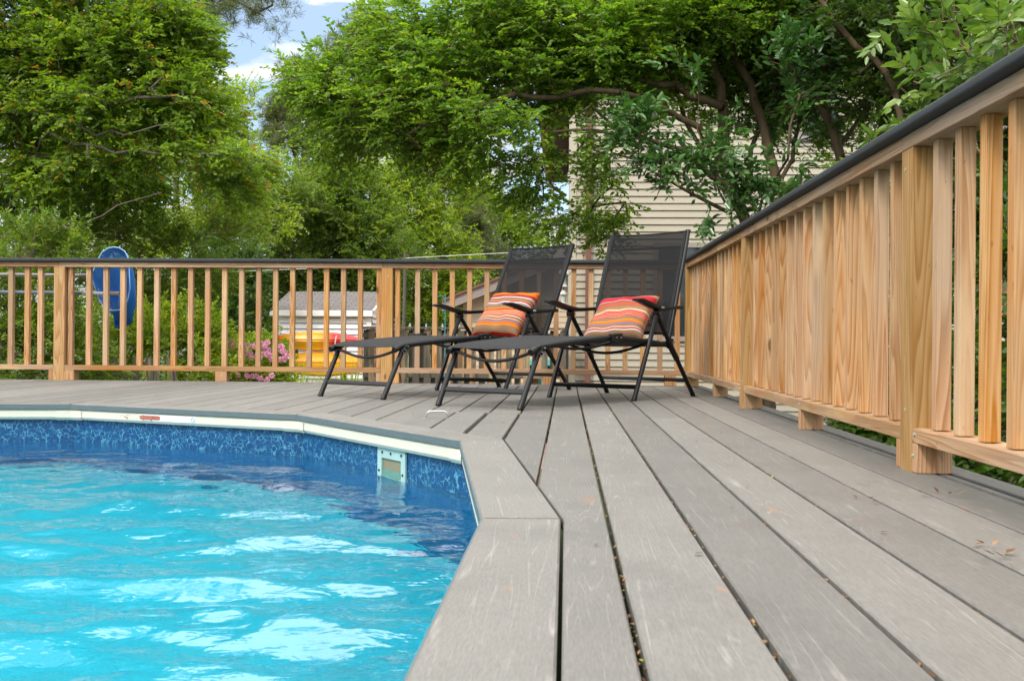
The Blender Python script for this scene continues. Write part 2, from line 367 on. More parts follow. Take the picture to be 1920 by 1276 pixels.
def pavermat():
    t = MT('brick_pavers'); oc = t.N('ShaderNodeTexCoord').outputs['Object']
    br = t.N('ShaderNodeTexBrick', {'Vector': oc, 'Color1': (0.30, 0.19, 0.15, 1), 'Color2': (0.24, 0.165, 0.135, 1), 'Mortar': (0.16, 0.13, 0.11, 1), 'Scale': 5.0, 'Mortar Size': 0.015})
    n = t.noise(oc, 9, 6, 0.7)
    c = t.mixc(t.math('MULTIPLY', n, 0.5), br.outputs[0], (0.36, 0.28, 0.23))
    return t.done(t.bsdf(c, 0.85, t.bump(n, 0.3, 0.01)))
pv = MB(); pv.box((-4.2, 10.4, GZ-0.1), (0.0, 20.2, GZ+0.30))
tag(obj('patio', pv, pavermat()), 'raised pinkish brick paver patio behind the picket fence', None, None, 'structure')

# ------------------------------------------------------------------ pool + deck outlines
inner = [(-0.153, -2.2), (-0.155, 1.92), (-0.353, 3.432), (-1.21, 4.556), (-2.515, 5.082)]
def step(p, ang, L): return (p[0]-L*math.sin(rad(ang)), p[1]+L*math.cos(rad(ang)))
p = inner[-1]
for a in (98, 128, 158): p = step(p, a, 1.42); inner.append(p)
inner.append((p[0]-0.02, -2.2))
WID = 0.147
def offset_line(pts, d):
    """offset an open polyline by d to the outside (right-hand of travel)"""
    res = []
    for i, q in enumerate(pts):
        a = Vector(pts[i-1]) if i else None; b = Vector(pts[i+1]) if i < len(pts)-1 else None
        q = Vector(q); ns = []
        if a is not None: t = (q-a).normalized(); ns.append(Vector((t.y, -t.x)))
        if b is not None: t = (b-q).normalized(); ns.append(Vector((t.y, -t.x)))
        n = sum(ns, Vector((0, 0))).normalized()
        res.append(tuple(q + n*(d/max(0.3, n.dot(ns[0])))))
    return res
outer = offset_line(inner, WID)
outer_gap = offset_line(inner, WID+0.006)

def board(mb, poly, z1=0.0, th=0.025, ang=0.0, bev=0.0025, mi=0):
    """poly: CCW list of xy corners; UV runs along the board"""
    n = len(poly); c = sum((Vector(q) for q in poly), Vector((0, 0)))/n
    ins = []
    for q in poly:
        d = (c-Vector(q))
        ins.append(None)
    P = [Vector(q) for q in poly]; I = []
    for i in range(n):
        e0 = (P[i]-P[i-1]).normalized(); e1 = (P[(i+1) % n]-P[i]).normalized()
        n0 = Vector((-e0.y, e0.x)); n1 = Vector((-e1.y, e1.x)); nn = (n0+n1).normalized()
        I.append(P[i] + nn*(bev/max(0.35, nn.dot(n0))))
    ca, sa = math.cos(ang), math.sin(ang)
    uv = lambda q: (q[0]*(-sa)+q[1]*ca, q[0]*ca+q[1]*sa)
    vs = [(*q, z1) for q in I] + [(*q, z1-bev) for q in P] + [(*q, z1-th) for q in P]
    fs = [tuple(range(n))]; us = [[uv(q) for q in I]]
    for i in range(n):
        j = (i+1) % n
        fs.append((n+i, n+j, j, i)); us.append([uv(P[i]), uv(P[j]), uv(I[j]), uv(I[i])])
        fs.append((2*n+i, 2*n+j, n+j, n+i)); us.append([uv(P[i]), uv(P[j]), uv(P[j]), uv(P[i])])
    fs.append(tuple(range(3*n-1, 2*n-1, -1))); us.append([uv(q) for q in P[::-1]])
    mb.add(vs, fs, us, mi)

PIT = 0.1461; X0 = -0.2109; GAP = 0.0085; YEND = 7.925; XR = 0.985
def y_start(x):
    best = -2.2
    for (xa, ya), (xb, yb) in zip(outer_gap[1:-1], outer_gap[2:-1] + [outer_gap[-1]]):
        lo, hi = min(xa, xb), max(xa, xb)
        if lo <= x <= hi and hi-lo > 1e-4:
            best = max(best, ya+(yb-ya)*(x-xa)/(xb-xa))
    return best
dk = MB()
rr = random.Random(3)
corner_xs = [q[0] for q in outer_gap]
for k in range(-50, 9):
    xa = X0+k*PIT+GAP/2; xb = X0+(k+1)*PIT-GAP/2
    xb = min(xb, XR)
    if xb-xa < 0.02: continue
    xlim = outer_gap[1][0]
    strips = []
    if xa < xlim < xb:      # the narrow board beside the straight coping
        dy = y_start(xa+1e-4)
        q1 = outer_gap[1]
        poly = [(xlim, -2.2), (xb, -2.2), (xb, YEND), (xa, YEND), (xa, y_start(xa)), (q1[0], q1[1])]
        board(dk, poly); continue
    if xa >= xlim:
        cut = None
        if k in (2, 4): cut = 5.02 if k == 2 else 4.6
        if k == 0: cut = None
        if cut:
            board(dk, [(xa, -2.2), (xb, -2.2), (xb, cut-0.0015), (xa, cut-0.0015)]); board(dk, [(xa, cut+0.0015), (xb, cut+0.0015), (xb, YEND), (xa, YEND)])
        else: board(dk, [(xa, -2.2), (xb, -2.2), (xb, YEND), (xa, YEND)])
        continue
    mids = sorted([x for x in corner_xs if xa < x < xb], reverse=True)
    bot = [(xa, y_start(xa))] + [(x, y_start(x)) for x in sorted(mids)] + [(xb, y_start(xb))]
    ys = max(q[1] for q in bot)
    if -0.66 < xa < -0.25:   # hatch over the skimmer: boards cut across
        cut = 4.83; sh = 0.0035 if k == -1 else 0.014
        board(dk, [(q[0]-sh if i else q[0]-sh, q[1]+0.012) for i, q in enumerate(bot)] + [(xb-sh, cut-0.003), (xa-sh, cut-0.003)])
        board(dk, [(xa, cut+0.003), (xb, cut+0.003), (xb, YEND), (xa, YEND)])
    else:
        board(dk, bot + [(xb, YEND), (xa, YEND)])
# border boards along the two railings
x = -7.3
for L in (3.1, 2.9, 2.3):
    board(dk, [(x, YEND+0.006), (min(x+L, XR)-0.002, YEND+0.006), (min(x+L, XR)-0.002, 8.075), (x, 8.075)], ang=-math.pi/2); x += L
board(dk, [(-7.3, 8.081), (1.06, 8.081), (1.06, 8.20), (-7.3, 8.20)], z1=-0.004, ang=-math.pi/2)
board(dk, [(XR+0.008, -2.2), (XR+0.075, -2.2), (XR+0.075, 8.075), (XR+0.008, 8.075)], z1=0.004)
# coping boards round the pool
for i in range(len(inner)-1):
    a, b = Vector(inner[i]), Vector(inner[i+1]); c, d = Vector(outer[i+1]), Vector(outer[i])
    t = (b-a).normalized()*0.0058
    board(dk, [tuple(d+t), tuple(c-t), tuple(b-t), tuple(a+t)][::1], z1=0.001, th=0.0265, ang=math.atan2(-(b-a).x, (b-a).y), bev=0.003)
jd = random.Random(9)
for i in range(1, len(inner)-1):        # thin dark strip laid along each mitre joint
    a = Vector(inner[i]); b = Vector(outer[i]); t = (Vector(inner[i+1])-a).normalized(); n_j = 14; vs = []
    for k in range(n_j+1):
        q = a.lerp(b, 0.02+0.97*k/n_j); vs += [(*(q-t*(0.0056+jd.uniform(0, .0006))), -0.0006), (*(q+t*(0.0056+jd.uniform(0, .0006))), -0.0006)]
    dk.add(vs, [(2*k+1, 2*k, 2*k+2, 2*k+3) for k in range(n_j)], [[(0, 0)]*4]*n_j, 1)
deck = tag(obj('deck', dk, [M['deck'], simple('joint_strip_dark', (0.020, 0.017, 0.014), 0.95, scale=80)]), 'grey composite deck boards round the pool', None, None, 'structure')
# joists and skirt beneath the boards, dark space under the deck
js = MB()
for y in np.arange(-2.0, 8.0, 0.406): js.box((0.16, y, -0.2), (1.03, y+0.038, -0.029))
for y in np.arange(5.4, 8.0, 0.406): js.box((-7.2, y, -0.2), (0.12, y+0.038, -0.029))
js.box((-7.3, 8.09, -0.24), (1.04, 8.128, -0.032)); js.box((1.04, -2.2, -0.24), (1.058, 8.13, -0.028))
for y in (0.3, 2.7, 5.3, 7.9): js.box((0.86, y, GZ), (0.95, y+0.09, -0.2))
for x_ in (-6.5, -4.1, -1.45): js.box((x_, 7.9, GZ), (x_+0.09, 7.99, -0.2))
tag(obj('deck_framing', js, M['oldwood']), 'timber joists carrying the grey deck boards', None, None, 'structure')

# ------------------------------------------------------------------ pool
def liner():
    t = MT('blue_pool_liner')
    g_ = t.N('ShaderNodeNewGeometry').outputs['Position']
    uv = t.N('ShaderNodeTexCoord').outputs['UV']
    wob = t.N('ShaderNodeTexNoise', {'Vector': t.mapv(uv, (9, 9, 1)), 'Scale': 1.0, 'Detail': 3.0})
    v = t.N('ShaderNodeVectorMath', {0: t.mapv(uv, (1, 1, 1)), 1: t.N('ShaderNodeVectorMath', {0: wob.outputs[1], 'Scale': 0.11}, operation='SCALE').outputs[0]}, operation='ADD').outputs[0]
    vo = t.N('ShaderNodeTexVoronoi', {'Vector': v, 'Scale': 44.0, 'Randomness': 1.0}, feature='DISTANCE_TO_EDGE').outputs['Distance']
    ln = t.ramp(vo, [(0.0, (1, 1, 1)), (0.03, (0.6, 0.6, 0.6)), (0.085, (0, 0, 0))])
    brk = t.ramp(t.noise(t.mapv(uv, (30, 30, 1)), 1.0, 2), [(0.40, (0.08, 0.08, 0.08)), (0.58, (1, 1, 1))])
    ln = t.math('MULTIPLY', ln, brk)
    base = t.mixc(t.noise(t.mapv(uv, (22, 22, 1)), 1.0, 3), (0.0015, 0.028, 0.10), (0.003, 0.065, 0.18))
    top = t.mixc(ln, base, (0.11, 0.34, 0.44))
    peb = t.noise(t.mapv(uv, (120, 120, 1)), 1.0, 3, 0.7)
    low = t.ramp(peb, [(0.35, (0.002, 0.06, 0.20)), (0.6, (0.004, 0.12, 0.34)), (0.75, (0.03, 0.28, 0.50))])
    z = t.N('ShaderNodeSeparateXYZ', {0: g_}).outputs['Z']
    f = t.ramp(t.math('MULTIPLY_ADD', z, 1.0, 1.0), [(0.70, (1, 1, 1)), (0.745, (0, 0, 0))])
    c = t.mixc(f, top, low)
    return t.done(t.bsdf(c, 0.35, None, 0, 0.4))
def poolfloor():
    t = MT('pool_floor'); oc = t.N('ShaderNodeTexCoord').outputs['Object']
    n = t.noise(oc, 60, 4, 0.7); n2 = t.noise(oc, 4, 3)
    c = t.ramp(n, [(0.3, (0.008, 0.33, 0.48)), (0.6, (0.018, 0.53, 0.66)), (0.8, (0.12, 0.76, 0.82))])
    c = t.mixc(t.math('MULTIPLY', n2, 0.35), c, (0.015, 0.36, 0.50))
    return t.done(t.bsdf(c, 0.5, None, 0, 0.2))
pool = thing('swimming_pool', 'above-ground pool with blue patterned liner and cream coping set into the grey deck', 'pool', (-2.8, 2.0, GZ))
wall_xy = offset_line(inner, 0.035)
lw = MB(); s_ = 0.0; zt, zb = -0.045, -1.18
for (xa, ya), (xb, yb) in zip(wall_xy[:-1], wall_xy[1:]):
    L = math.hypot(xb-xa, yb-ya); nseg = 1
    lw.add([(xa, ya, zb), (xb, yb, zb), (xb, yb, zt), (xa, ya, zt)], [(0, 1, 2, 3)], [[(s_, zb), (s_+L, zb), (s_+L, zt), (s_, zt)]]); s_ += L
lw.add([(*wall_xy[0], zb), (*wall_xy[-1], zb), (*wall_xy[-1], zt), (*wall_xy[0], zt)], [(0, 1, 2, 3)], [[(0, zb), (5.4, zb), (5.4, zt), (0, zt)]])
obj('liner_wall', lw, liner(), pool)
fl = MB(); fl.add([(x, y, -1.17) for x, y in wall_xy], [tuple(range(len(wall_xy)))])
obj('pool_floor', fl, poolfloor(), pool)
ow = MB()
oo = offset_line(inner, 0.07)
for (xa, ya), (xb, yb) in zip(oo[:-1], oo[1:]):
    ow.add([(xa, ya, GZ), (xb, yb, GZ), (xb, yb, -0.04), (xa, ya, -0.04)], [(0, 1, 2, 3)])
obj('outer_wall', ow, M['white'], pool)
# cream coping: one extruded strip per side with a moulded clip at each corner
cprof = [(0.010, -0.027), (0.004, -0.034), (0.004, -0.066), (0.012, -0.078), (0.032, -0.080), (0.034, -0.027)]
rails = [offset_line(inner, d) for d, z in cprof]
cp = MB()
for i in range(len(inner)-1):
    vs = []; n = len(cprof)
    for e in (i, i+1):
        for k, (d, z) in enumerate(cprof): vs.append((*rails[k][e], z))
    cp.add(vs, [(k, (k+1) % n, n+(k+1) % n, n+k) for k in range(n)])
obj('coping', cp, M['coping'], pool)
clipprof = [(0.0065, -0.030), (0.001, -0.035), (0.001, -0.068), (0.010, -0.081)]
crs = [offset_line(inner, d) for d, z in clipprof]
for i in range(1, len(inner)-1):
    cl = MB()
    for sgn in (-1, 1):
        vs = []
        for k, (d, z) in enumerate(clipprof):
            a = Vector(crs[k][i]); b = Vector(crs[k][i+sgn]); q = a+(b-a).normalized()*0.075
            vs += [(*a, z), (*q, z)]
        fs = [(2*k, 2*k+1, 2*k+3, 2*k+2) for k in range(len(clipprof)-1)]
        if sgn < 0: fs = [f[::-1] for f in fs]
        cl.add(vs, fs)
    obj('coping_clip', cl, M['coping'], pool)
edge = MB()
for (a, b) in zip(inner[:-1], inner[1:]):
    a = Vector(a); b = Vector(b); t = (b-a).normalized(); nrm = Vector((-t.y, t.x))
    a2 = a+nrm*0.003; b2 = b+nrm*0.003
    edge.add([(*a2, -0.0262), (*b2, -0.0262), (*b2, -0.003), (*a2, -0.003), (*a, -0.0262), (*b, -0.0262), (*b, -0.003), (*a, -0.003)],
             [(1, 0, 3, 2), (0, 4, 7, 3), (5, 1, 2, 6), (3, 7, 6, 2), (1, 5, 4, 0)])
obj('edge_trim', edge, M['deckedge'], pool)
# skimmer mouth on the wall between corners 2 and 3
wa, wb = Vector(wall_xy[2]), Vector(wall_xy[3]); wt = (wb-wa).normalized(); wnrm = Vector((-wt.y, wt.x))
def wallpt(px):      # distance along this wall hit by a pixel column
    d = at(px, 850, 1.0); d = Vector((d.x, 1.0))
    det = d.x*(-wt.y) - d.y*(-wt.x)
    s = (d.x*wa.y - d.y*wa.x)/ (d.y*wt.x - d.x*wt.y)
    return s
s0, s1 = wallpt(764), wallpt(712); sm = (s0+s1)/2; hw = abs(s1-s0)/2
Mw = Matrix(((wt.x, wnrm.x, 0, wa.x+wt.x*sm), (wt.y, wnrm.y, 0, wa.y+wt.y*sm), (0, 0, 1, 0), (0, 0, 0, 1)))
sk = MB(); zt_, zb_ = -0.078, -0.205; fw = hw*0.30
def lb(mb, x0, x1, y0, y1, z0, z1):
    mb.obox(Mw @ Matrix.Translation(((x0+x1)/2, (y0+y1)/2, (z0+z1)/2)), x1-x0, y1-y0, z1-z0)
lb(sk, -hw, -hw+fw, 0.002, 0.010, zb_, zt_); lb(sk, hw-fw, hw, 0.002, 0.010, zb_, zt_)
lb(sk, -hw+fw, hw-fw, 0.002, 0.010, zt_-0.042, zt_); lb(sk, -hw+fw, hw-fw, 0.002, 0.010, zb_, zb_+0.012)
face = obj('skimmer_faceplate', sk, simple('aged_white_plastic', (0.30, 0.44, 0.42), 0.4), pool, bevel=0.001)
th_ = MB()
thr = simple('skimmer_throat_plastic', (0.20, 0.18, 0.11), 0.5)
x0, x1, z0, z1 = -hw+fw, hw-fw, zb_+0.012, zt_-0.042
lb(th_, x0, x1, 0.0012, 0.002, z0, z1)
vs = [Mw @ Vector(q) for q in ((x0, 0.0098, z0), (x1, 0.0098, z0), (x1, 0.0098, z1), (x0, 0.0098, z1))]
obj('skimmer_throat', th_, thr, pool)
wr = MB(); lb(wr, x0+0.01, x1-0.004, 0.003, 0.006, z0+0.002, z0+0.03); obj('weir_flap', wr, simple('weir_plastic', (0.10, 0.22, 0.18), 0.4), pool)
for sx_, zz in ((-0.75, zt_-0.02), (0.0, zt_-0.02), (0.62, zt_-0.02), (-0.85, zb_+0.035), (0.85, zb_+0.035)):
    sc_ = MB(); q = Mw @ Vector((sx_*hw, 0.0, zz)); d = Vector((wnrm.x, wnrm.y, 0))
    sc_.tube([q+d*0.0105, q+d*0.0135], 0.0048, 8); obj('screw', sc_, M['blackplastic'], face)

# warning sticker on the coping between corners 3 and 4
sa_, sb_ = Vector(offset_line(inner, 0.0035)[3]), Vector(offset_line(inner, 0.0035)[4]); stt = (sb_-sa_).normalized(); snn = Vector((-stt.y, stt.x))
def spar(px):
    d = at(px, 780, 1.0); d = Vector((d.x, 1.0)); return (d.x*sa_.y - d.y*sa_.x)/(d.y*stt.x - d.x*stt.y)
e0, e1 = spar(367), spar(262); es = spar(301)
MsT = lambda s, z, o: Vector((sa_.x+stt.x*s+snn.x*o, sa_.y+stt.y*s+snn.y*o, z))
def splate(name, sA, sB, z0, z1, o, m, parent, jag=0):
    mb = MB(); n = 14; vs = []
    for i in range(n+1):
        s = sA+(sB-sA)*i/n
        vs += [MsT(s, z0 + (rr.random()*jag), o), MsT(s, z1-(rr.random()*jag), o)]
    mb.add(vs, [(2*i, 2*i+1, 2*i+3, 2*i+2) for i in range(n)])
    return obj(name, mb, m, parent)
stk = splate('warning_sticker', e0, e1, -0.064, -0.036, 0.0012, simple('pale_sticker', (0.74, 0.80, 0.82), 0.4, var=0.05), pool)
red = simple('faded_red_ink', (0.36, 0.11, 0.07), 0.5, var=0.25, scale=60)
def lozenge(sA, sB, z0, z1, o, jag=0.0):
    mb = MB(); n = 18; L = abs(sB-sA); zc = (z0+z1)/2; r = (z1-z0)/2; pts = []
    sg = 1 if sB > sA else -1
    for k in range(n+1):
        a = math.pi/2+math.pi*k/n; pts.append((sA+sg*(r+r*math.cos(a)), zc+r*math.sin(a)))
    for k in range(n+1):
        a = -math.pi/2+math.pi*k/n; pts.append((sB+sg*(-r+r*math.cos(a)), zc+r*math.sin(a)))
    mb.add([MsT(s, z+rr.uniform(-jag, jag), o) for s, z in pts], [tuple(range(len(pts)))])
    return mb
obj('danger_patch', lozenge(spar(301), spar(262), -0.060, -0.039, 0.002), red, stk)
# peeled flakes trailing off to the left
fk = MB()
for k in range(70):
    px = 300-70*abs(rr.gauss(0, 0.45)); s = spar(px); z = -0.050+rr.uniform(-0.011, 0.011); a = rr.uniform(0.001, 0.0055)
    fk.add([MsT(s-a, z-a*0.5, 0.0024), MsT(s+a, z-a*0.6, 0.0024), MsT(s+a*0.7, z+a*0.6, 0.0024), MsT(s-a*0.6, z+a*0.5, 0.0024)], [(0, 1, 2, 3)])
obj('peeled_ink', fk, red, stk)
def text(body, s, z, size, o, m, parent, name):
    cu = bpy.data.curves.new(name, 'FONT'); cu.body = body; cu.size = size; cu.align_x = 'LEFT'; cu.align_y = 'CENTER'; cu.extrude = 0.0003
    ob = bpy.data.objects.new(name, cu); COL.objects.link(ob); cu.materials.append(m)
    P = MsT(s, z, o)
    ob.parent = parent
    q = parent; off = Vector((0, 0, 0))
    while q is not None: off += q.location; q = q.parent
    # parents carry no rotation, their locations cancel out
    xd = -stt
    ob.matrix_local = Matrix.Translation(P) @ Matrix(((xd.x, 0, snn.x, 0), (xd.y, 0, snn.y, 0), (0, 1, 0, 0), (0, 0, 0, 1)))
    ob.location = P - (off + Vector((0, 0, 0)) if False else Vector((0, 0, 0)))
    ob.matrix_local.translation = P
    return ob
def pool_text(body, px, z, size, m, name):
    ob = text(body, spar(px), z, size, 0.0026, m, stk, name)
    par = stk; off = Vector((0, 0, 0))
    while par is not None: off += par.location; par = par.parent
    bpy.context.view_layer.update()
    me = bpy.data.meshes.new_from_object(ob.evaluated_get(bpy.context.evaluated_depsgraph_get()))
    loc = ob.location - off; Mx = ob.matrix_local.to_3x3()
    bpy.data.objects.remove(ob)
    o2 = link(name, me, m, stk); o2.matrix_local = Matrix.Translation(loc) @ Mx.to_4x4()
    return o2
cream = simple('sticker_white_ink', (0.80, 0.76, 0.68), 0.5); ink = simple('sticker_dark_ink', (0.05, 0.09, 0.12), 0.5)
pool_text('DANGER', 264, -0.0495, 0.020, cream, 'danger_lettering')
pool_text('DO NOT DIVE', 309, -0.0415, 0.010, ink, 'notice_lettering')
splate('worn_patch', spar(287), spar(268), -0.061, -0.0375, 0.0034, red, stk, jag=0.004)
rg = MB(); cpx = spar(362.5)
rg.tube([MsT(cpx+0.0105*math.cos(a), -0.050+0.0105*math.sin(a), 0.0028) for a in np.linspace(0, 2*math.pi, 25)], 0.0009, 4)
rg.tube([MsT(cpx+0.0075, -0.0425, 0.0028), MsT(cpx-0.0075, -0.0575, 0.0028)], 0.0009, 4)
obj('no_diving_symbol', rg, ink, stk)

# water surface
WZ = -0.192
def watermat():
    t = MT('pool_water'); oc = t.N('ShaderNodeTexCoord').outputs['Object']
    b1 = t.noise(t.mapv(oc, (1.0, 1.35, 1)), 13.0, 2, 0.5, 0.6); b2 = t.noise(t.mapv(oc, (1, 1.3, 1), (3, 1, 0)), 34.0, 2, 0.5, 0.3)
    h = t.math('ADD', t.math('MULTIPLY', b1, 1.0), t.math('MULTIPLY', b2, 0.22))
    gl = t.N('ShaderNodeBsdfGlass', {'Color': (0.97, 1.0, 1.0, 1), 'Roughness': 0.0, 'IOR': 1.36})
    t.l.new(t.bump(h, 0.21, 0.02), gl.inputs['Normal'])
    return t.done(gl)
xs = np.arange(-6.0, 0.0, 0.02); ys = np.arange(-2.2, 5.3, 0.02)
Xg, Yg = np.meshgrid(xs, ys, indexing='ij')
wx = np.zeros_like(Xg)
wr_ = np.random.default_rng(4)
warp = 0.10*np.sin(1.7*Xg+0.6*Yg)+0.08*np.sin(-1.1*Xg+2.1*Yg+1.0)
for k in range(60):
    lam = 0.065*(0.60/0.065)**wr_.random(); th = wr_.normal(-0.15, 0.65); ph = wr_.uniform(0, 6.28); sl = 0.023 if lam > 0.16 else 0.017
    kk = 2*math.pi/lam
    env = 0.5+0.5*np.sin(wr_.uniform(.8, 2.2)*Xg+wr_.uniform(-2, 2)*Yg+wr_.uniform(0, 6.28))
    wx += sl/kk*env*1.5*np.sin(kk*(math.sin(th)*(Xg+warp)+math.cos(th)*(Yg+warp))+ph)
for cx_, cy_, am, la in ((-0.15, 1.75, 0.0016, 0.17), (-1.5, 2.4, 0.0012, 0.30)):
    R_ = np.hypot(Xg-cx_, Yg-cy_); wx += am*np.sin(R_*2*math.pi/la)*np.exp(-R_*0.8)
calm = 1/(1+np.exp(-(3.35-np.hypot(Xg+2.4, Yg-0.9))*2.6))*0.85+0.15
wx *= calm
def inside(px, py, poly):
    r = np.zeros(px.shape, bool); j = len(poly)-1
    for i in range(len(poly)):
        xi, yi = poly[i]; xj, yj = poly[j]
        r ^= ((yi > py) != (yj > py)) & (px < (xj-xi)*(py-yi)/(yj-yi+1e-12)+xi); j = i
    return r
ins = inside(Xg, Yg, offset_line(inner, 0.07))
nx, ny = Xg.shape
keep = ins[:-1, :-1] & ins[1:, :-1] & ins[:-1, 1:] & ins[1:, 1:]
idx = np.arange(nx*ny).reshape(nx, ny)
F_ = np.stack([idx[:-1, :-1][keep], idx[1:, :-1][keep], idx[1:, 1:][keep], idx[:-1, 1:][keep]], 1)
V_ = np.stack([Xg.ravel(), Yg.ravel(), WZ+wx.ravel()], 1)
used = np.unique(F_); remap = np.full(nx*ny, -1); remap[used] = np.arange(len(used))
def npmesh(name, V, F, smooth=False, attr=None):
    me = bpy.data.meshes.new(name); n = len(F); k = F.shape[1]
    me.vertices.add(len(V)); me.vertices.foreach_set('co', np.asarray(V, np.float32).ravel())
    me.loops.add(n*k); me.loops.foreach_set('vertex_index', np.asarray(F, np.int32).ravel())
    me.polygons.add(n); me.polygons.foreach_set('loop_start', np.arange(0, n*k, k, dtype=np.int32))
    try: me.polygons.foreach_set('loop_total', np.full(n, k, np.int32))
    except Exception: pass
    if smooth: me.polygons.foreach_set('use_smooth', np.ones(n, bool))
    if attr is not None:
        a = me.attributes.new('tint', 'FLOAT', 'FACE'); a.data.foreach_set('value', np.asarray(attr, np.float32))
    me.update(calc_edges=True); return me
wo = link('water', npmesh('water', V_[used], remap[F_], True), watermat())
tag(wo, 'clear rippled turquoise water in the pool', None, None, 'structure')

# pull handle on the hatch
hd = thing('pull_handle', 'small bent steel pull handle screwed to the grey deck hatch', 'handle', (-0.552, 4.38, 0))
hb = MB(); hb.tube([(-0.050, 0, 0.002), (-0.048, 0, 0.012), (-0.042, 0, 0.026), (-0.032, 0, 0.032), (0.032, 0, 0.032), (0.042, 0, 0.026), (0.048, 0, 0.012), (0.050, 0, 0.002)], 0.0038, 8)
obj('grip', hb, M['steel'], hd, True, smooth=True)
for sx_ in (-1, 1):
    hf = MB(); hf.box((sx_*0.050-0.013, -0.008, 0.0005), (sx_*0.050+0.013, 0.008, 0.0025)); obj('mounting_foot', hf, M['steel'], hd, True, bevel=0.0008)

# ------------------------------------------------------------------ railings
WOODMESH = {}
def stick(name, a, b, w, d, mat, parent, xaxis=None, bev=0.0022):
    """timber of section w x d from a to b; grain follows local Z"""
    a, b = Vector(a), Vector(b); L = (b-a).length; z = (b-a).normalized()
    x = Vector(xaxis) if xaxis is not None else Vector((1, 0, 0)); x = (x - z*x.dot(z)).normalized(); y = z.cross(x)
    key = (name, round(L, 3), w, d, mat.name)
    if key not in WOODMESH:
        mb = MB(); mb.box((-w/2, -d/2, 0), (w/2, d/2, L)); me = mb.mesh(name, bev); me.materials.append(mat); WOODMESH[key] = me
    o = bpy.data.objects.new(name, WOODMESH[key]); COL.objects.link(o)
    o.parent = parent
    pl = parent.location if parent else Vector((0, 0, 0))
    o.matrix_local = Matrix.Translation(a-pl) @ Matrix(((x.x, y.x, z.x, 0), (x.y, y.y, z.y, 0), (x.z, y.z, z.z, 0), (0, 0, 0, 1)))
    return o
def capboard(a, b, up, w, th, parent):
    """rounded composite cap laid flat from a to b"""
    a, b = Vector(a), Vector(b); t = (b-a).normalized(); s = t.cross(Vector((0, 0, 1))).normalized(); u = s.cross(t)
    prof = []; q = 0.0085; n = 4
    for cx, cz, a0 in ((w/2-q, -th/2+q, -90), (w/2-q, th/2-q, 0), (-w/2+q, th/2-q, 90), (-w/2+q, -th/2+q, 180)):
        for k in range(n+1):
            an = rad(a0+90*k/n); prof.append((cx+q*math.cos(an), cz+q*math.sin(an)))
    m = len(prof); mb = MB()
    vs = [q+s*x+u*(z+th/2) for q in (a, b) for x, z in prof]
    mb.add(vs, [(k, (k+1) % m, m+(k+1) % m, m+k) for k in range(m)] + [tuple(range(m-1, -1, -1)), tuple(range(m, 2*m))])
    return obj('cap', mb, M['cap'], parent, smooth=True)
YB = 8.07
back = thing('deck_railing', 'tan wooden deck railing running straight across behind the loungers, dark cap on top', 'railing', (-2, YB, 0), group='wooden deck railings')
UND = 0.913; BT = 0.120; BB = 0.081
def back_baluster(x): return stick('baluster', (x, YB+0.045, BT), (x, YB+0.045, UND), 0.0385, 0.0385, M['baluster'], back)
def bx_(px): return at(px, 600, YB+0.026).x
for px in (-84, -51.5, -19, 13, 43.8, 68.3): back_baluster(bx_(px+6))
for px in (131.5,): back_baluster(bx_(px))
for k in range(17): back_baluster(bx_(165.3+31.85*k + (0 if k else 0)))
for px in (710, 745): back_baluster(bx_(px))
for k in range(16): 
    px = 782.3+32.55*k
    back_baluster(bx_(px))
post_xs = (at(110.5, 600, YB).x, at(725, 600, YB).x)
for x in post_xs: stick('post', (x, YB+0.0445, -0.02), (x, YB+0.0445, UND-0.001), 0.089, 0.089, M['post'], back)
xs_ = [-6.6] + list(post_xs) + [0.925]
for i in range(3):
    xa, xb = xs_[i]+0.046, xs_[i+1]-(0.046 if i < 2 else 0.0)
    stick('bottom_rail', (xa, YB+0.0455, (BT+BB)/2), (xb, YB+0.0455, (BT+BB)/2), 0.089, BT-BB, M['rail'], back, (0, 1, 0))
tops = [-6.6, post_xs[0]-0.005, post_xs[1]-0.04, 0.99]
for i in range(3):
    stick('top_rail', (tops[i]+0.001, YB+0.0455, UND+0.019), (tops[i+1]-0.001, YB+0.0455, UND+0.019), 0.089, 0.038, M['rail'], back, (0, 1, 0))
for i in range(3):
    capboard((tops[i]+0.0005, YB+0.043, UND+0.040), (tops[i+1]-0.0005, YB+0.043, UND+0.040), None, 0.142, 0.029, back)
for x, w in ((post_xs[0]-0.045-0.02, 0.038), (post_xs[0]+0.045+0.041, 0.08), (at(414, 700, YB).x, 0.092), (post_xs[1]-0.045-0.02, 0.04), (post_xs[1]+0.045+0.028, 0.054), (-0.133, 0.092), (0.82, 0.089)):
    stick('support_block', (x, YB+0.0455, 0.001), (x, YB+0.0455, BB-0.001), w, 0.088, M['baluster'], back)

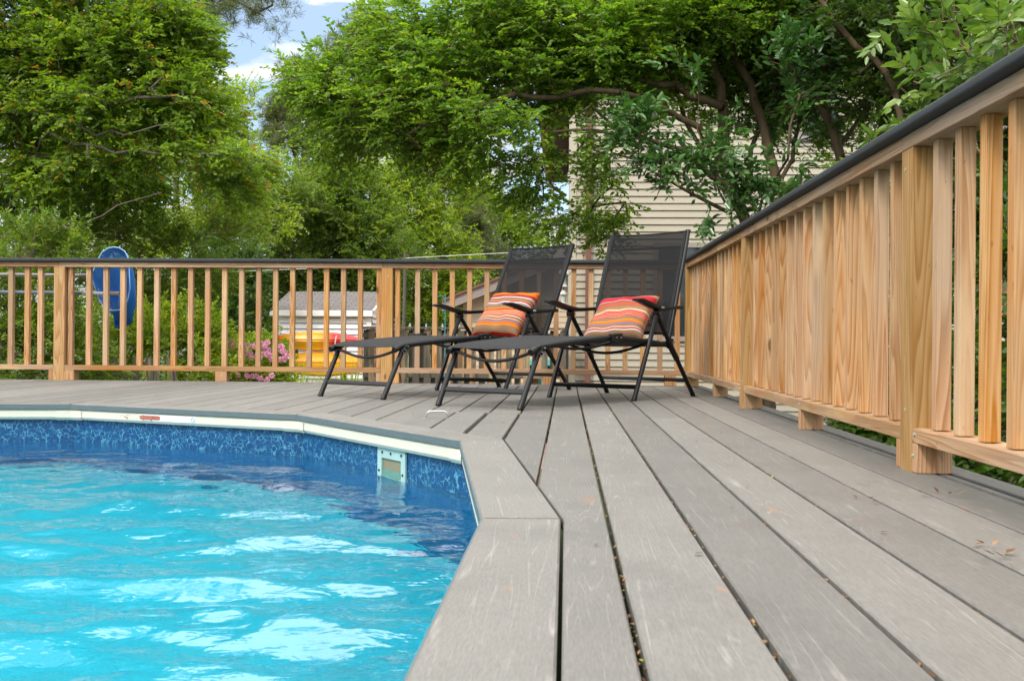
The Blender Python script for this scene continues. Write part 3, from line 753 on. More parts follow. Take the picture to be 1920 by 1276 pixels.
right = thing('deck_railing', 'close tan wooden deck railing receding along the right side, tall posts and dark cap', 'railing', (0.95, 4, 0), group='wooden deck railings')
RX = lambda y: 0.900 + 0.0042*(y-2.0)           # deck-side face
RU = lambda y: 0.845 + 0.0127*(y-2.2)           # underside of the top rail
RB = lambda y: 0.115 + 0.0006*(y-2.7)
posts_r = [2.775-2.62, 2.775, 5.385, 8.022]
post_w = 0.089
def rpt(y, z, off=0.0445): return (RX(y)+off, y, z)
for y in posts_r: stick('post', rpt(y, -0.02), rpt(y, RU(y)-0.001), 0.089, 0.089, M['post'], right)
bal_y = []
y = 2.640
while y > 0.3: bal_y.append(y); y -= 0.1495
sec2 = [2.872] + [2.99+0.1585*k for k in range(15)]
bal_y += [q for q in sec2 if q < 5.31] + [5.462]
y = 5.585
while y < 7.95: bal_y.append(y); y += 0.150
for y in bal_y: stick('baluster', rpt(y, RB(y)+0.002), rpt(y, RU(y)), 0.0365, 0.0365, M['baluster'], right)
for i in range(3):
    ya, yb = posts_r[i]+0.046, posts_r[i+1]-0.046
    za, zb2 = RB(ya)-0.0185, RB(yb)-0.0185
    stick('bottom_rail', (RX(ya)+0.0455, ya, za), (RX(yb)+0.0455, yb, zb2), 0.087, 0.037, M['rail'], right)
tr_y = [posts_r[0], posts_r[1]+0.045, posts_r[2]-0.035, 8.066]
for i in range(3):
    ya, yb = tr_y[i]+0.0008, tr_y[i+1]-0.0008
    stick('top_rail', (RX(ya)+0.0445, ya, RU(ya)+0.0195), (RX(yb)+0.0445, yb, RU(yb)+0.0195), 0.089, 0.038, M['rail'], right)
ca, cb_ = 0.2, 7.998
capboard((RX(ca)+0.040, ca, RU(ca)+0.0405), (RX(4.6)+0.040, 4.599, RU(4.6)+0.0405), None, 0.140, 0.027, right)
capboard((RX(4.6)+0.040, 4.601, RU(4.6)+0.0405), (RX(cb_)+0.040, cb_, RU(cb_)+0.0405), None, 0.140, 0.027, right)
for y in (posts_r[1]-0.0445-0.0205, posts_r[1]+0.0445+0.0205, posts_r[2]-0.0445-0.0205, posts_r[2]+0.0445+0.0205, 4.05, 6.47, posts_r[0]+0.066, 1.42, 7.93):
    stick('support_block', rpt(y, 0.001 if y < 7.9 else 0.005, 0.0470), rpt(y, RB(y)-0.0385, 0.0470), 0.090, 0.038, M['baluster'], right)

scm = simple('green_coated_screw', (0.30, 0.42, 0.36), 0.5, 0.3)
for y, z in ((2.708, .100), (2.718, .045), (5.315, .100), (5.455, .098), (2.79, .80), (2.78, .16), (5.40, .82), (5.37, .14), (7.90, .098), (4.045, .098), (6.46, .098)):
    q = MB(); q.tube([(RX(y)+0.004, y, z), (RX(y)-0.0015, y, z)], 0.0042, 10); obj('screw', q, scm, right)
for x, z in ((post_xs[0]-.01, .86), (post_xs[0]+.012, .82), (post_xs[1]+.008, .85), (post_xs[0]-.07, .10), (post_xs[1]-.07, .10), (post_xs[1]+.07, .10), (at(414, 700, YB).x, .045)):
    q = MB(); q.tube([(x, YB+0.004, z), (x, YB-0.0015, z)], 0.0042, 10); obj('screw', q, scm, back)

# ------------------------------------------------------------------ loungers
def make_lounger(rec, cx, cy_, th, label):
    t = thing('sun_lounger', label, 'sun lounger', (cx, cy_, 0.0012), -th, 'black folding sun loungers')
    MBk, ML, MP = M['blackmetal'], M['legmetal'], M['blackplastic']
    tl, th_ = rec['top']; w = 0.268
    # leg rest
    f = MB()
    railL = [(-1.000, .284), (-0.965, .297), (-0.925, .307), (-0.75, .322), (-0.5, .340), (-0.19, .360)]
    for s in (-1, 1): f.tube([(s*0.262, l, h) for l, h in railL], 0.0150, 10, sx=0.8)
    f.tube([(-0.262+0.524*k/12, -0.965, 0.288-0.055*math.sin(math.pi*k/12)) for k in range(13)], 0.0085, 8)
    lf = obj('leg_rest_frame', f, MBk, t, True, smooth=True)
    for s in (-1, 1):
        e = MB(); e.tube([(s*0.262, -1.012, .279), (s*0.262, -0.975, .293)], [0.0178, 0.0178], 10); obj('end_cap', e, MP, lf, True, smooth=True)
    def sheet(name, pts, half, sag, mat, th=0.003, hem=0.012):
        """sling stretched between side rails along pts (l,h)"""
        mb = MB(); n = len(pts); m = 11; top = []
        for l, h in pts:
            for k in range(m):
                u = -1+2*k/(m-1); top.append((u*half, l, h+0.008-sag*(1-u*u)))
        off = n*m
        vs = top+[(x, y-0.0, z-th) for x, y, z in top]
        fs = [(i*m+k, i*m+k+1, (i+1)*m+k+1, (i+1)*m+k) for i in range(n-1) for k in range(m-1)]
        fs += [(off+i*m+k, off+(i+1)*m+k, off+(i+1)*m+k+1, off+i*m+k+1) for i in range(n-1) for k in range(m-1)]
        ring = [k for k in range(m)] + [i*m+m-1 for i in range(1, n)] + [(n-1)*m+k for k in range(m-2, -1, -1)] + [i*m for i in range(n-2, 0, -1)]
        fs += [(ring[i], off+ring[i], off+ring[(i+1) % len(ring)], ring[(i+1) % len(ring)]) for i in range(len(ring))]
        mb.add(vs, fs); return mb
    lp = [(-0.992, .294), (-0.965, .304), (-0.925, .315), (-0.75, .330), (-0.5, .348), (-0.22, .366)]
    obj('leg_rest_sling', sheet('s', lp, 0.262, 0.006, None), M['slingseat'], t, True, smooth=True)
    for s in (-1, 1):
        lg = MB(); lg.tube([(s*0.262, -0.905, .302), (s*0.262, -0.925, .296), (s*0.2615, -0.948, .270), (s*0.258, -1.089, .012)], [0.011, 0.0125, 0.0148, 0.0148], 10)
        lo = obj('leg_rest_leg', lg, ML, t, True, smooth=True)
        ft = MB(); ft.tube([(s*0.258, -1.0835, .022), (s*0.2578, -1.0945, .0)], [0.0162, 0.0162], 10); obj('foot_cap', ft, MP, lo, True, smooth=True)
        bk = MB(); bk.tube([(s*0.279, -0.912, .306), (s*0.279, -0.930, .292), (s*0.279, -0.955, .262)], [0.016, 0.015, 0.012], 8, sx=0.35)
        obj('bracket', bk, MP, lo, True, smooth=True)
        for l_, h_ in ((-0.918, .302), (-0.940, .281), (-0.953, .262)):
            b_ = MB(); b_.tube([(s*0.283, l_, h_), (s*0.288, l_, h_)], 0.0045, 8); obj('bolt', b_, M['steel'], lo, True)
    st = MB(); st.obox(Matrix.Translation((0, -1.045, .085)) @ Matrix.Rotation(rad(-28), 4, 'X'), 0.50, 0.016, 0.024); obj('leg_rest_stretcher', st, ML, t, True, bevel=0.003)
    # seat
    sf = MB()
    for s in (-1, 1): sf.tube([(s*0.266, -0.19, .360), (s*0.272, 0.0, .350), (s*0.280, 0.25, .335), (s*0.284, 0.455, .318)], 0.0150, 10, sx=0.8)
    sf.tube([(-0.27+0.54*k/12, 0.16, 0.325-0.055*math.sin(math.pi*k/12)) for k in range(13)], 0.0085, 8)
    sf.tube([(-0.262+0.524*k/12, -0.17, 0.345-0.050*math.sin(math.pi*k/12)) for k in range(13)], 0.0085, 8)
    sf.tube([(-0.28, 0.44, .318), (0.28, 0.44, .318)], 0.009, 8)
    obj('seat_frame', sf, MBk, t, True, smooth=True)
    obj('seat_sling', sheet('s', [(-0.17, .366), (0.0, .352), (0.2, .340), (0.42, .322)], 0.266, 0.014, None), M['slingseat'], t, True, smooth=True)
    for s in (-1, 1):
        k = MB(); k.obox(Matrix.Translation((s*0.275, -0.19, .362)) @ Matrix.Rotation(rad(3), 4, 'X'), 0.040, 0.098, 0.044)
        kn = obj('knuckle_joint', k, MP, t, True, bevel=0.006)
        for dl in (-0.026, 0.026):
            b_ = MB(); b_.tube([(s*0.2955, -0.19+dl, .361), (s*0.299, -0.19+dl, .361)], 0.0052, 8); obj('bolt', b_, M['steel'], kn, True)
    # backrest
    b0 = Vector((0, 0.452, .322)); b1 = Vector((0, tl, th_)); bd = (b1-b0).normalized(); Lb = (b1-b0).length
    P = lambda s, x, d=0.0: (x, b0.y+bd.y*s-bd.z*d*-1, b0.z+bd.z*s-bd.y*d)
    bf = MB()
    for s in (-1, 1):
        bf.tube([P(0, s*0.272), P(0.3, s*0.276), P(Lb*0.85, s*0.276), P(Lb-0.005, s*0.274)], 0.0165, 10, sx=0.72)
    for sb, dd in ((0.075, 0.0), (Lb-0.105, 0.012)): bf.tube([P(sb, -0.27, dd), P(sb, 0.27, dd)], 0.0085, 8)
    bfo = obj('backrest_frame', bf, MBk, t, True, smooth=True)
    for s in (-1, 1):
        e = MB(); e.tube([P(Lb-0.012, s*0.274), P(Lb+0.004, s*0.274)], 0.0185, 10, sx=0.78); obj('end_cap', e, MP, bfo, True, smooth=True)
    mb = MB(); n = 14; m = 11; vs = []
    for i in range(n):
        s = 0.07+(Lb-0.075)*i/(n-1)
        for k_ in range(m):
            u = -1+2*k_/(m-1); sg = 0.018*(1-u*u)*math.sin(math.pi*(0.1+0.85*i/(n-1)))
            top_dip = -0.010*(1-u*u) if i == n-1 else 0
            vs.append(P(s+top_dip, u*0.274, sg-0.012))
    mb.add(vs, [(i*m+k_, i*m+k_+1, (i+1)*m+k_+1, (i+1)*m+k_) for i in range(n-1) for k_ in range(m-1)])
    bs = obj('backrest_sling', mb, M['sling'], t, True, smooth=True)
    for s in (-1, 1):
        hm = MB(); hm.add([P(0.07, s*0.252, -0.0135), P(0.07, s*0.272, -0.0155), P(Lb-0.01, s*0.272, -0.0155), P(Lb-0.01, s*0.252, -0.0135)], [(0, 1, 2, 3)]); obj('side_hem', hm, M['slingseat'], bs, True)
    hm = MB(); hm.tube([P(Lb-0.006-0.010*(1-u*u), u*0.27, -0.012) for u in np.linspace(-1, 1, 11)], 0.004, 6); obj('top_hem', hm, M['slingseat'], bs, True)
    # A-frame legs
    for s in (-1, 1):
        fl_ = MB(); fl_.tube([(s*0.290, 0.004, .012), (s*0.302, 0.250, .500)], 0.0142, 10); lo = obj('front_leg', fl_, ML, t, True, smooth=True)
        ft = MB(); ft.tube([(s*0.2897, -0.002, .0), (s*0.290, 0.009, .022)], 0.0158, 10); obj('foot_cap', ft, MP, lo, True, smooth=True)
        rl = MB(); rl.tube([(s*0.298, 0.262, .500), (s*0.300, 0.434, .322), (s*0.312, 0.728, .010)], 0.0138, 10); ro = obj('rear_leg', rl, ML, t, True, smooth=True)
        ft = MB(); ft.tube([(s*0.3118, 0.719, .020), (s*0.3122, 0.7325, .0)], 0.0155, 10); obj('foot_cap', ft, MP, ro, True, smooth=True)
        br_ = MB(); br_.tube([(s*0.296, 0.440, .316), (s*0.303, 0.520, .232)], [0.021, 0.019], 8, sx=0.8); obj('rear_bracket', br_, MP, ro, True, smooth=True)
        pv_ = MB(); pv_.obox(Matrix.Translation((s*0.290, 0.452, .330)), 0.032, 0.036, 0.062); pvo = obj('recline_joint', pv_, MP, t, True, bevel=0.005)
        b_ = MB(); b_.tube([(s*0.306, 0.452, .335), (s*0.311, 0.452, .335)], 0.006, 8); obj('bolt', b_, M['steel'], pvo, True)
        hg = MB(); hg.tube([(s*0.284, 0.255, .512), (s*0.321, 0.255, .512)], 0.022, 12); ho = obj('arm_hinge', hg, MP, t, True, smooth=True)
        b_ = MB(); b_.tube([(s*0.321, 0.255, .508), (s*0.3245, 0.255, .508)], 0.0055, 8); obj('bolt', b_, M['steel'], ho, True)
        # armrest: shaped moulding
        pr = [(-0.022, .572, .583, .019), (0.0, .570, .588, .025), (0.045, .563, .591, .029), (0.10, .552, .583, .030), (0.17, .538, .570, .029), (0.25, .528, .559, .026), (0.34, .527, .553, .022), (0.43, .533, .556, .018), (0.53, .540, .562, .016), (0.572, .541, .565, .015), (0.588, .545, .561, .011)]
        am = MB(); vs = []; nn = 12
        for l, hb_, ht_, hw_ in pr:
            for k in range(nn):
                a = 2*math.pi*k/nn; cx_, sx2 = math.cos(a), math.sin(a)
                ex = math.copysign(abs(cx_)**0.6, cx_)*hw_; ez = (hb_+ht_)/2+math.copysign(abs(sx2)**0.6, sx2)*(ht_-hb_)/2
                vs.append((s*0.302+ex, l, ez))
        q = len(pr)
        am.add(vs, [(i*nn+k, (i+1)*nn+k, (i+1)*nn+(k+1) % nn, i*nn+(k+1) % nn) for i in range(q-1) for k in range(nn)] + [tuple(range(nn)), tuple((q-1)*nn+k for k in range(nn-1, -1, -1))])
        ar = obj('armrest', am, MP, t, True, smooth=True)
        if s == 1:
            pl_ = MB(); pl_.box((s*0.326, 0.265, .538), (s*0.3285, 0.297, .549)); obj('maker_plate', pl_, simple('plate_grey', (0.35, 0.35, 0.35), 0.4), ar, True)
    st = MB(); st.obox(Matrix.Translation((0, 0.045, .078)) @ Matrix.Rotation(rad(27), 4, 'X'), 0.575, 0.015, 0.024); obj('front_stretcher', st, ML, t, True, bevel=0.003)
    st = MB(); st.obox(Matrix.Translation((0, 0.640, .104)) @ Matrix.Rotation(rad(-43), 4, 'X'), 0.61, 0.014, 0.022); obj('rear_stretcher', st, ML, t, True, bevel=0.003)
    return t
make_lounger({'top': (0.822, 1.030)}, -0.64, 6.807, 0.588, 'left of two black folding loungers, mesh back tilted further, behind an orange striped pillow')
make_lounger({'top': (0.722, 1.042)}, 0.146, 6.05, 0.565, 'black folding lounger nearest the right railing, mesh back more upright, red striped pillow on it')

# ------------------------------------------------------------------ pillows
def stripes(name, bands):
    t = MT(name); uv = t.N('ShaderNodeTexCoord').outputs['UV']; v = t.N('ShaderNodeSeparateXYZ', {0: uv}).outputs['Y']
    # several ramps joined, each within the stop limit
    tot = sum(b[1] for b in bands); acc = 0; st = []
    for c, w in bands: st.append((acc/tot, c)); acc += w
    parts = [st[i:i+28] for i in range(0, len(st), 28)]
    cur = t.ramp(v, parts[0], 'CONSTANT')
    for pt in parts[1:]:
        nx_ = t.ramp(v, pt, 'CONSTANT'); cur = t.mixc(t.math('GREATER_THAN', v, pt[0][0]), cur, nx_)
    oc = t.N('ShaderNodeTexCoord').outputs['Object']
    wv = t.noise(t.mapv(oc, (1, 1, 1)), 420, 2, 0.6); wr2 = t.noise(oc, 9, 4, 0.6)
    c = t.mixc(t.math('MULTIPLY', wv, 0.2), t.mixc(1.0, cur, (0.53, 0.43, 0.40), 'MULTIPLY'), (0.22, 0.17, 0.13))
    c = t.N('ShaderNodeHueSaturation', {'Color': c, 'Saturation': 1.08}).outputs[0]
    p_ = t.bsdf(c, 0.9, t.bump(t.math('ADD', wv, t.math('MULTIPLY', wr2, 6.0)), 0.35, 0.003), 0, 0.15)
    p_.inputs['Sheen Weight'].default_value = 0.0
    return t.done(p_)
TAN = (0.33, 0.235, 0.145); ORG = (0.84, 0.27, 0.06); YEL = (0.85, 0.42, 0.07); RED = (0.50, 0.035, 0.03); CRM = (0.80, 0.74, 0.62); BLU = (0.20, 0.21, 0.55)
COR = (0.80, 0.16, 0.08); LBL = (0.62, 0.76, 0.82); OLV = (0.20, 0.17, 0.02); GRN = (0.07, 0.13, 0.02); PNK = (0.66, 0.05, 0.08); LTN = (0.50, 0.36, 0.22)
b1 = [(RED, 1), (TAN, 8), (YEL, 1.2), (ORG, 3.6), (BLU, 1.2), (TAN, 2.2), (CRM, 1), (RED, 1), (TAN, 1.4), (CRM, 1.3), (TAN, 1.6)] + [(c, w) for _ in range(4) for c, w in ((COR, 1.1), (CRM, 0.5))] + [(ORG, 1), (RED, 1.6), (YEL, 1.4), (TAN, 6.2), (BLU, 0.8), (LBL, 1.3), (CRM, 0.8), (RED, 2.0), (CRM, 0.8), (OLV, 1.3), (TAN, 2.6), (CRM, 0.8), (LBL, 0.7), (BLU, 0.9), (RED, 3.2), (ORG, 1), (YEL, 0.9), (ORG, 3.0), (TAN, 0.9), (ORG, 2.4), (YEL, 0.8)]
b2 = [(TAN, 4.2), (CRM, 0.6), (LBL, 1.1), (RED, 1.6), (CRM, 1.2), (TAN, 3.4), (BLU, 1.5), (ORG, 2.8), (YEL, 1.4), (TAN, 4.4)] + [(c, w) for _ in range(5) for c, w in ((RED, 0.7), ((0.72, 0.10, 0.10), 0.7), (CRM, 0.3), (LTN, 0.4))] + [(CRM, 1.3), (LBL, 0.6), (GRN, 1.0), (YEL, 0.7), (TAN, 3.4)] + [(c, w) for _ in range(6) for c, w in ((RED, 0.85), (LTN, 0.45))] + [(TAN, 1.0), (BLU, 0.8), (LBL, 0.6), (PNK, 6.4), ((0.72, 0.10, 0.10), 2.0), (LTN, 1.0), (BLU, 0.8), (CRM, 0.6), (YEL, 3.6)]
def pillow(cx, cy_, th, c, tilt, roll, mat, label, sz=0.40, thick=0.062):
    t = thing('pillow', label, 'pillow', group='striped throw pillows')
    M_ = Matrix.Translation((cx, cy_, 0)) @ Matrix.Rotation(-th, 4, 'Z') @ Matrix.Translation(c) @ Matrix.Rotation(tilt, 4, 'X') @ Matrix.Rotation(roll, 4, 'Z')
    t.matrix_world = M_
    n = 25; mb = MB(); rl = random.Random(int(cx*1000)); ph = [rl.uniform(0, 6) for _ in range(8)]
    def pt(u, v, s):
        pin = 1-0.085*(1-u*u)*abs(v)**2*1.0; piv = 1-0.085*(1-v*v)*abs(u)**2
        x = u*sz/2*(1-0.07*(1-v*v)*abs(u)**3); y = v*sz/2*(1-0.07*(1-u*u)*abs(v)**3)
        h = thick*max(0, (1-u**4)*(1-v**4))**0.42
        h *= 1+0.07*math.sin(4*u+3*v+ph[0])+0.05*math.sin(7*u-4*v+ph[1])
        h += 0.004*math.sin(9*u+5*v+ph[2])*(1-abs(u*v))*(1 if h > 0.01 else 0)
        return (x, y, s*h)
    for s in (1, -1):
        vs = []; us = []
        g_ = [math.sin(math.pi/2*(-1+2*i/(n-1))) for i in range(n)]
        for i in range(n):
            for j in range(n): vs.append(pt(g_[i], g_[j], s))
        fs = []; uv_ = []
        for i in range(n-1):
            for j in range(n-1):
                q = [(i, j), (i+1, j), (i+1, j+1), (i, j+1)]
                if s < 0: q = q[::-1]
                fs.append(tuple(a*n+b for a, b in q)); uv_.append([((1+g_[a])/2, (1+g_[b])/2) for a, b in q])
        mb.add(vs, fs, uv_)
    me = mb.mesh('cover', smooth=False)
    me.polygons.foreach_set('use_smooth', [True]*len(me.polygons))
    link('cover', me, mat, t, True)
    sm = MB(); e = [(-1+2*k/20) for k in range(21)]
    loop = [(u, -1) for u in e] + [(1, v) for v in e[1:]] + [(-u, 1) for u in e[1:]] + [(-1, -v) for v in e[1:]]
    sm.tube([pt(u, v, 1)[:2]+(0.0,) for u, v in loop], 0.0022, 5); obj('seam', sm, mat, t, True)
    return t
pillow(-0.64, 6.807, 0.588, (0.012, 0.375, 0.522), 0.858, -0.012, stripes('orange_stripe_cloth', b1), 'orange and tan striped pillow leaning against the back of the left lounger')
pillow(0.146, 6.05, 0.565, (-0.004, 0.362, 0.478), 0.70, 0.098, stripes('red_stripe_cloth', b2), 'red and tan striped pillow slumped on the right lounger by the railing', thick=0.066)

# ------------------------------------------------------------------ pool net and pole on the far side of the railing
pole = thing('pole', 'upper grey aluminium pole stored behind the left of the railing', 'pole', (-5.4, 8.27, .86), group='poles hung behind the railing')
a_, b_ = at(-260, 512, 8.27), at(160, 517, 8.27)
q = MB(); q.tube([a_, b_], 0.0165, 12); obj('shaft', q, simple('weathered_aluminium', (0.36, 0.34, 0.31), 0.45, 0.4), pole, smooth=True)
q = MB(); q.tube([at(150, 516.8, 8.27), at(172, 517.2, 8.27)], 0.0195, 12); obj('grip_end', q, simple('grey_grip', (0.22, 0.21, 0.19), 0.6), pole, smooth=True)
for px in (-120,):
    pass
net = thing('pool_net', 'blue mesh leaf net on a long pole hung behind the left railing', 'pool net', tuple(at(211, 540, 8.30)))
NM = fabric('blue_net_mesh', (0.012, 0.13, 0.44), 0.16)
q = MB(); q.tube([at(-260, 545, 8.27), at(158, 549, 8.27)], 0.0155, 12); po = obj('shaft', q, simple('blue_grey_pole', (0.23, 0.27, 0.33), 0.35, 0.5), net, smooth=True)
q = MB(); q.tube([at(156, 549, 8.27), at(176, 549.4, 8.27)], 0.020, 12); q.tube([at(174, 549.4, 8.27), at(206, 549.8, 8.27)], 0.0135, 12); obj('sleeve', q, simple('pale_sleeve', (0.55, 0.52, 0.46), 0.5), net, smooth=True)
q = MB(); q.tube([at(203, 549.8, 8.27), at(224, 550.2, 8.27)], [0.016, 0.018], 12); obj('socket', q, simple('taupe_socket', (0.25, 0.21, 0.17), 0.6), net, smooth=True)
rim_px = [(224, 581), (210, 582), (198, 578), (188, 566), (180, 546), (173, 524), (172, 514), (178, 500), (186, 482), (192, 472), (203, 465), (213, 463), (224, 464.5), (234, 471), (240, 482), (242, 498), (243, 520), (244, 540), (240, 560), (234, 574)]
rim = [at(px, py, 8.33) for px, py in rim_px]
q = MB(); q.tube(rim+[rim[0]], 0.0042, 6); obj('net_hoop', q, simple('pale_hoop', (0.28, 0.45, 0.66), 0.4), net, smooth=True)
# bag: rings shrinking back and down from the hoop, gathered and sagging
bag = MB(); levels = 10; rn = len(rim); cen = sum(rim, Vector())/rn; vs = []
tip = at(211, 611, 8.42)
for L in range(levels+1):
    f_ = L/levels
    for k, p0 in enumerate(rim):
        dd = p0-cen; shrink = 1-0.93*f_**1.6
        c2 = cen.lerp(tip, f_**1.3) + Vector((0.045*math.sin(f_*3.1), 0.12*math.sin(f_*2.4), -0.02*math.sin(3.14*f_)))
        wob = 1+0.10*math.sin(k*2.1+L*0.9)*f_
        vs.append(c2+dd*shrink*wob+Vector((0, 0.03*math.sin(k*1.7)*f_, 0)))
bag.add(vs, [(L*rn+k, L*rn+(k+1) % rn, (L+1)*rn+(k+1) % rn, (L+1)*rn+k) for L in range(levels) for k in range(rn)])
obj('net_bag', bag, NM, net, smooth=True)

# ------------------------------------------------------------------ buildings
def lap_wall(mb, x0, x1, z0, z1, y, lap=0.105, dep=0.014, axis='x', groove=0.0):
    """horizontal lap siding on the plane y, facing -y (or on x=const facing +x for axis y)"""
    z = z0
    while z < z1-1e-6:
        zt2 = min(z+lap, z1)-groove
        if axis == 'x': vs = [(x0, y-dep, z), (x1, y-dep, z), (x1, y-0.002, zt2), (x0, y-0.002, zt2), (x0, y, z), (x1, y, z)]; fs = [(0, 1, 2, 3), (4, 5, 1, 0)]
        else: vs = [(y+dep, x0, z), (y+dep, x1, z), (y+0.002, x1, zt2), (y+0.002, x0, zt2), (y, x0, z), (y, x1, z)]; fs = [(0, 1, 2, 3), (4, 5, 1, 0)]
        mb.add(vs, fs); z += lap
HY = 15.0
hx0 = at(1066, 600, HY).x
house = thing('house', 'two-storey beige lap-sided house rising behind the trees at the right', 'house', (4, 18, GZ))
q = MB(); lap_wall(q, hx0+0.10, 12, GZ, 5.6, HY, 0.1035, 0.022)
q.box((hx0+0.02, HY+0.004, GZ), (12, 25, 5.6))
obj('wall', q, M['beige'], house)
q = MB(); q.box((hx0, HY-0.027, GZ), (hx0+0.10, HY+0.003, 5.6)); q.box((hx0-0.012, HY-0.022, GZ), (hx0-0.001, HY+0.12, 5.6)); obj('corner_trim', q, simple('cream_trim', (0.42, 0.375, 0.295), 0.5), house)
q = MB(); xd = at(1102, 600, HY).x; q.box((xd-0.04, HY-0.095, GZ), (xd+0.04, HY-0.025, 5.55)); ds = obj('downspout', q, M['brownpaint'], house, bevel=0.008)
for z in (0.45, 2.6):
    q = MB(); q.box((xd-0.075, HY-0.099, z), (xd+0.055, HY-0.018, z+0.035)); obj('strap', q, M['brownpaint'], ds)
# side eave seen from below and the roof
q = MB()
q.box((hx0-0.40, HY-0.35, 4.22), (hx0-0.03, 24.9, 4.26))
for k in range(60): q.box((hx0-0.40, HY-0.3+k*0.165, 4.212), (hx0-0.03, HY-0.3+k*0.165+0.03, 4.2195))
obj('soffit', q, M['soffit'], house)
q = MB(); q.box((hx0-0.43, HY-0.37, 4.20), (hx0-0.405, 24.95, 4.40)); obj('fascia', q, M['brownpaint'], house)
q = MB(); q.tube([(hx0-0.50, HY-0.37, 4.33), (hx0-0.50, 24.95, 4.33)], 0.06, 8); q.tube([(hx0-0.48, 24.8, 4.28), (hx0-0.40, 24.8, 4.10), (hx0-0.2, 24.85, 3.98), (hx0-0.06, 24.9, 3.9)], 0.04, 8); obj('gutter', q, M['brownpaint'], house, smooth=True)
q = MB(); q.add([(hx0-0.5, HY-0.45, 4.42), (hx0-0.5, 25.3, 4.42), (6, 25.3, 7.4), (6, HY-0.45, 7.4), (12.6, HY-0.45, 4.42), (12.6, 25.3, 4.42), (hx0-0.5, HY-0.45, 4.30), (6, HY-0.45, 7.28), (12.6, HY-0.45, 4.30), (hx0-0.5, 25.3, 4.30), (6, 25.3, 7.28), (12.6, 25.3, 4.30)],
    [(0, 3, 2, 1), (3, 4, 5, 2), (0, 6, 7, 3), (3, 7, 8, 4), (6, 9, 10, 7), (7, 10, 11, 8), (1, 2, 10, 9), (2, 5, 11, 10)]); obj('roof', q, M['shingle'], house)
def window(parent, px0, py0, px1, py1, Y, mull=True):
    a = at(px0, py0, Y); b = at(px1, py1, Y); x0, x1, z1, z0 = a.x, b.x, a.z, b.z
    fr = MB(); w = 0.07
    fr.box((x0, Y-0.05, z0), (x0+w, Y-0.018, z1)); fr.box((x1-w, Y-0.05, z0), (x1, Y-0.018, z1)); fr.box((x0+w, Y-0.05, z1-w), (x1-w, Y-0.018, z1)); fr.box((x0+w, Y-0.05, z0), (x1-w, Y-0.018, z0+w))
    if mull: fr.box((x0+w, Y-0.045, (z0+z1)/2-0.025), (x1-w, Y-0.019, (z0+z1)/2+0.025))
    f = obj('window', fr, M['taupe'], parent)
    pn = MB(); pn.box((x0+w, Y-0.028, z0+w), (x1-w, Y-0.02, z1-w)); obj('pane', pn, M['glass'], f)
window(house, 1495, 135, 1575, 265, HY)
window(house, 1225, 455, 1345, 640, HY, False)

# white shed
shed = thing('garden_shed', 'small white lap-sided shed with grey shingle roof behind the kayaks', 'shed', (-5.0, 22.3, GZ))
SX0, SX1, SY0, SY1, SE, SR = -6.02, -4.03, 21.0, 23.7, 0.93, 1.37
q = MB(); lap_wall(q, SX0, SX1, GZ, SE, SY0, 0.115, 0.034, 'x', 0.017); lap_wall(q, SY0, SY1, GZ, SE, SX1, 0.115, 0.034, 'y', 0.017); q.box((SX0, SY0+0.05, GZ), (SX1-0.05, SY1, SE))
ym = (SY0+SY1)/2
q.add([(SX1, SY0, SE), (SX1, SY1, SE), (SX1, ym, SR)], [(0, 1, 2)])
obj('wall', q, M['whitesiding'], shed)
q = MB(); q.add([(SX0-0.1, SY0-0.13, SE+0.04), (SX1+0.1, SY0-0.13, SE+0.04), (SX1+0.1, ym, SR+0.05), (SX0-0.1+0.0, ym, SR+0.05), (SX1+0.1, SY1+0.22, SE+0.04), (SX0-0.1, SY1+0.22, SE+0.04)], [(0, 1, 2, 3), (3, 2, 4, 5)]); obj('roof', q, M['shingle'], shed)
q = MB(); q.box((SX0-0.1, SY0-0.145, SE-0.085), (SX1+0.1, SY0-0.115, SE+0.035)); q.box((SX0-0.1, SY0-0.114, SE-0.085), (SX1+0.1, SY0-0.04, SE-0.06)); obj('fascia', q, M['white'], shed)
q = MB(); d_ = Vector((0, ym-SY0+0.22, SR-SE)); 
q.add([(SX1+0.06, SY0-0.2, SE-0.09), (SX1+0.06, ym, SR-0.08), (SX1+0.06, ym, SR+0.04), (SX1+0.06, SY0-0.2, SE+0.03), (SX1+0.1, SY0-0.2, SE-0.09), (SX1+0.1, ym, SR-0.08), (SX1+0.1, ym, SR+0.04), (SX1+0.1, SY0-0.2, SE+0.03)], [(4, 5, 6, 7), (3, 2, 1, 0), (0, 1, 5, 4), (7, 6, 2, 3)]); obj('rake_board', q, M['white'], shed)
q = MB(); q.box((SX1-0.09, SY0-0.045, GZ), (SX1+0.012, SY0-0.036, SE-0.09)); obj('corner_trim', q, M['white'], shed)

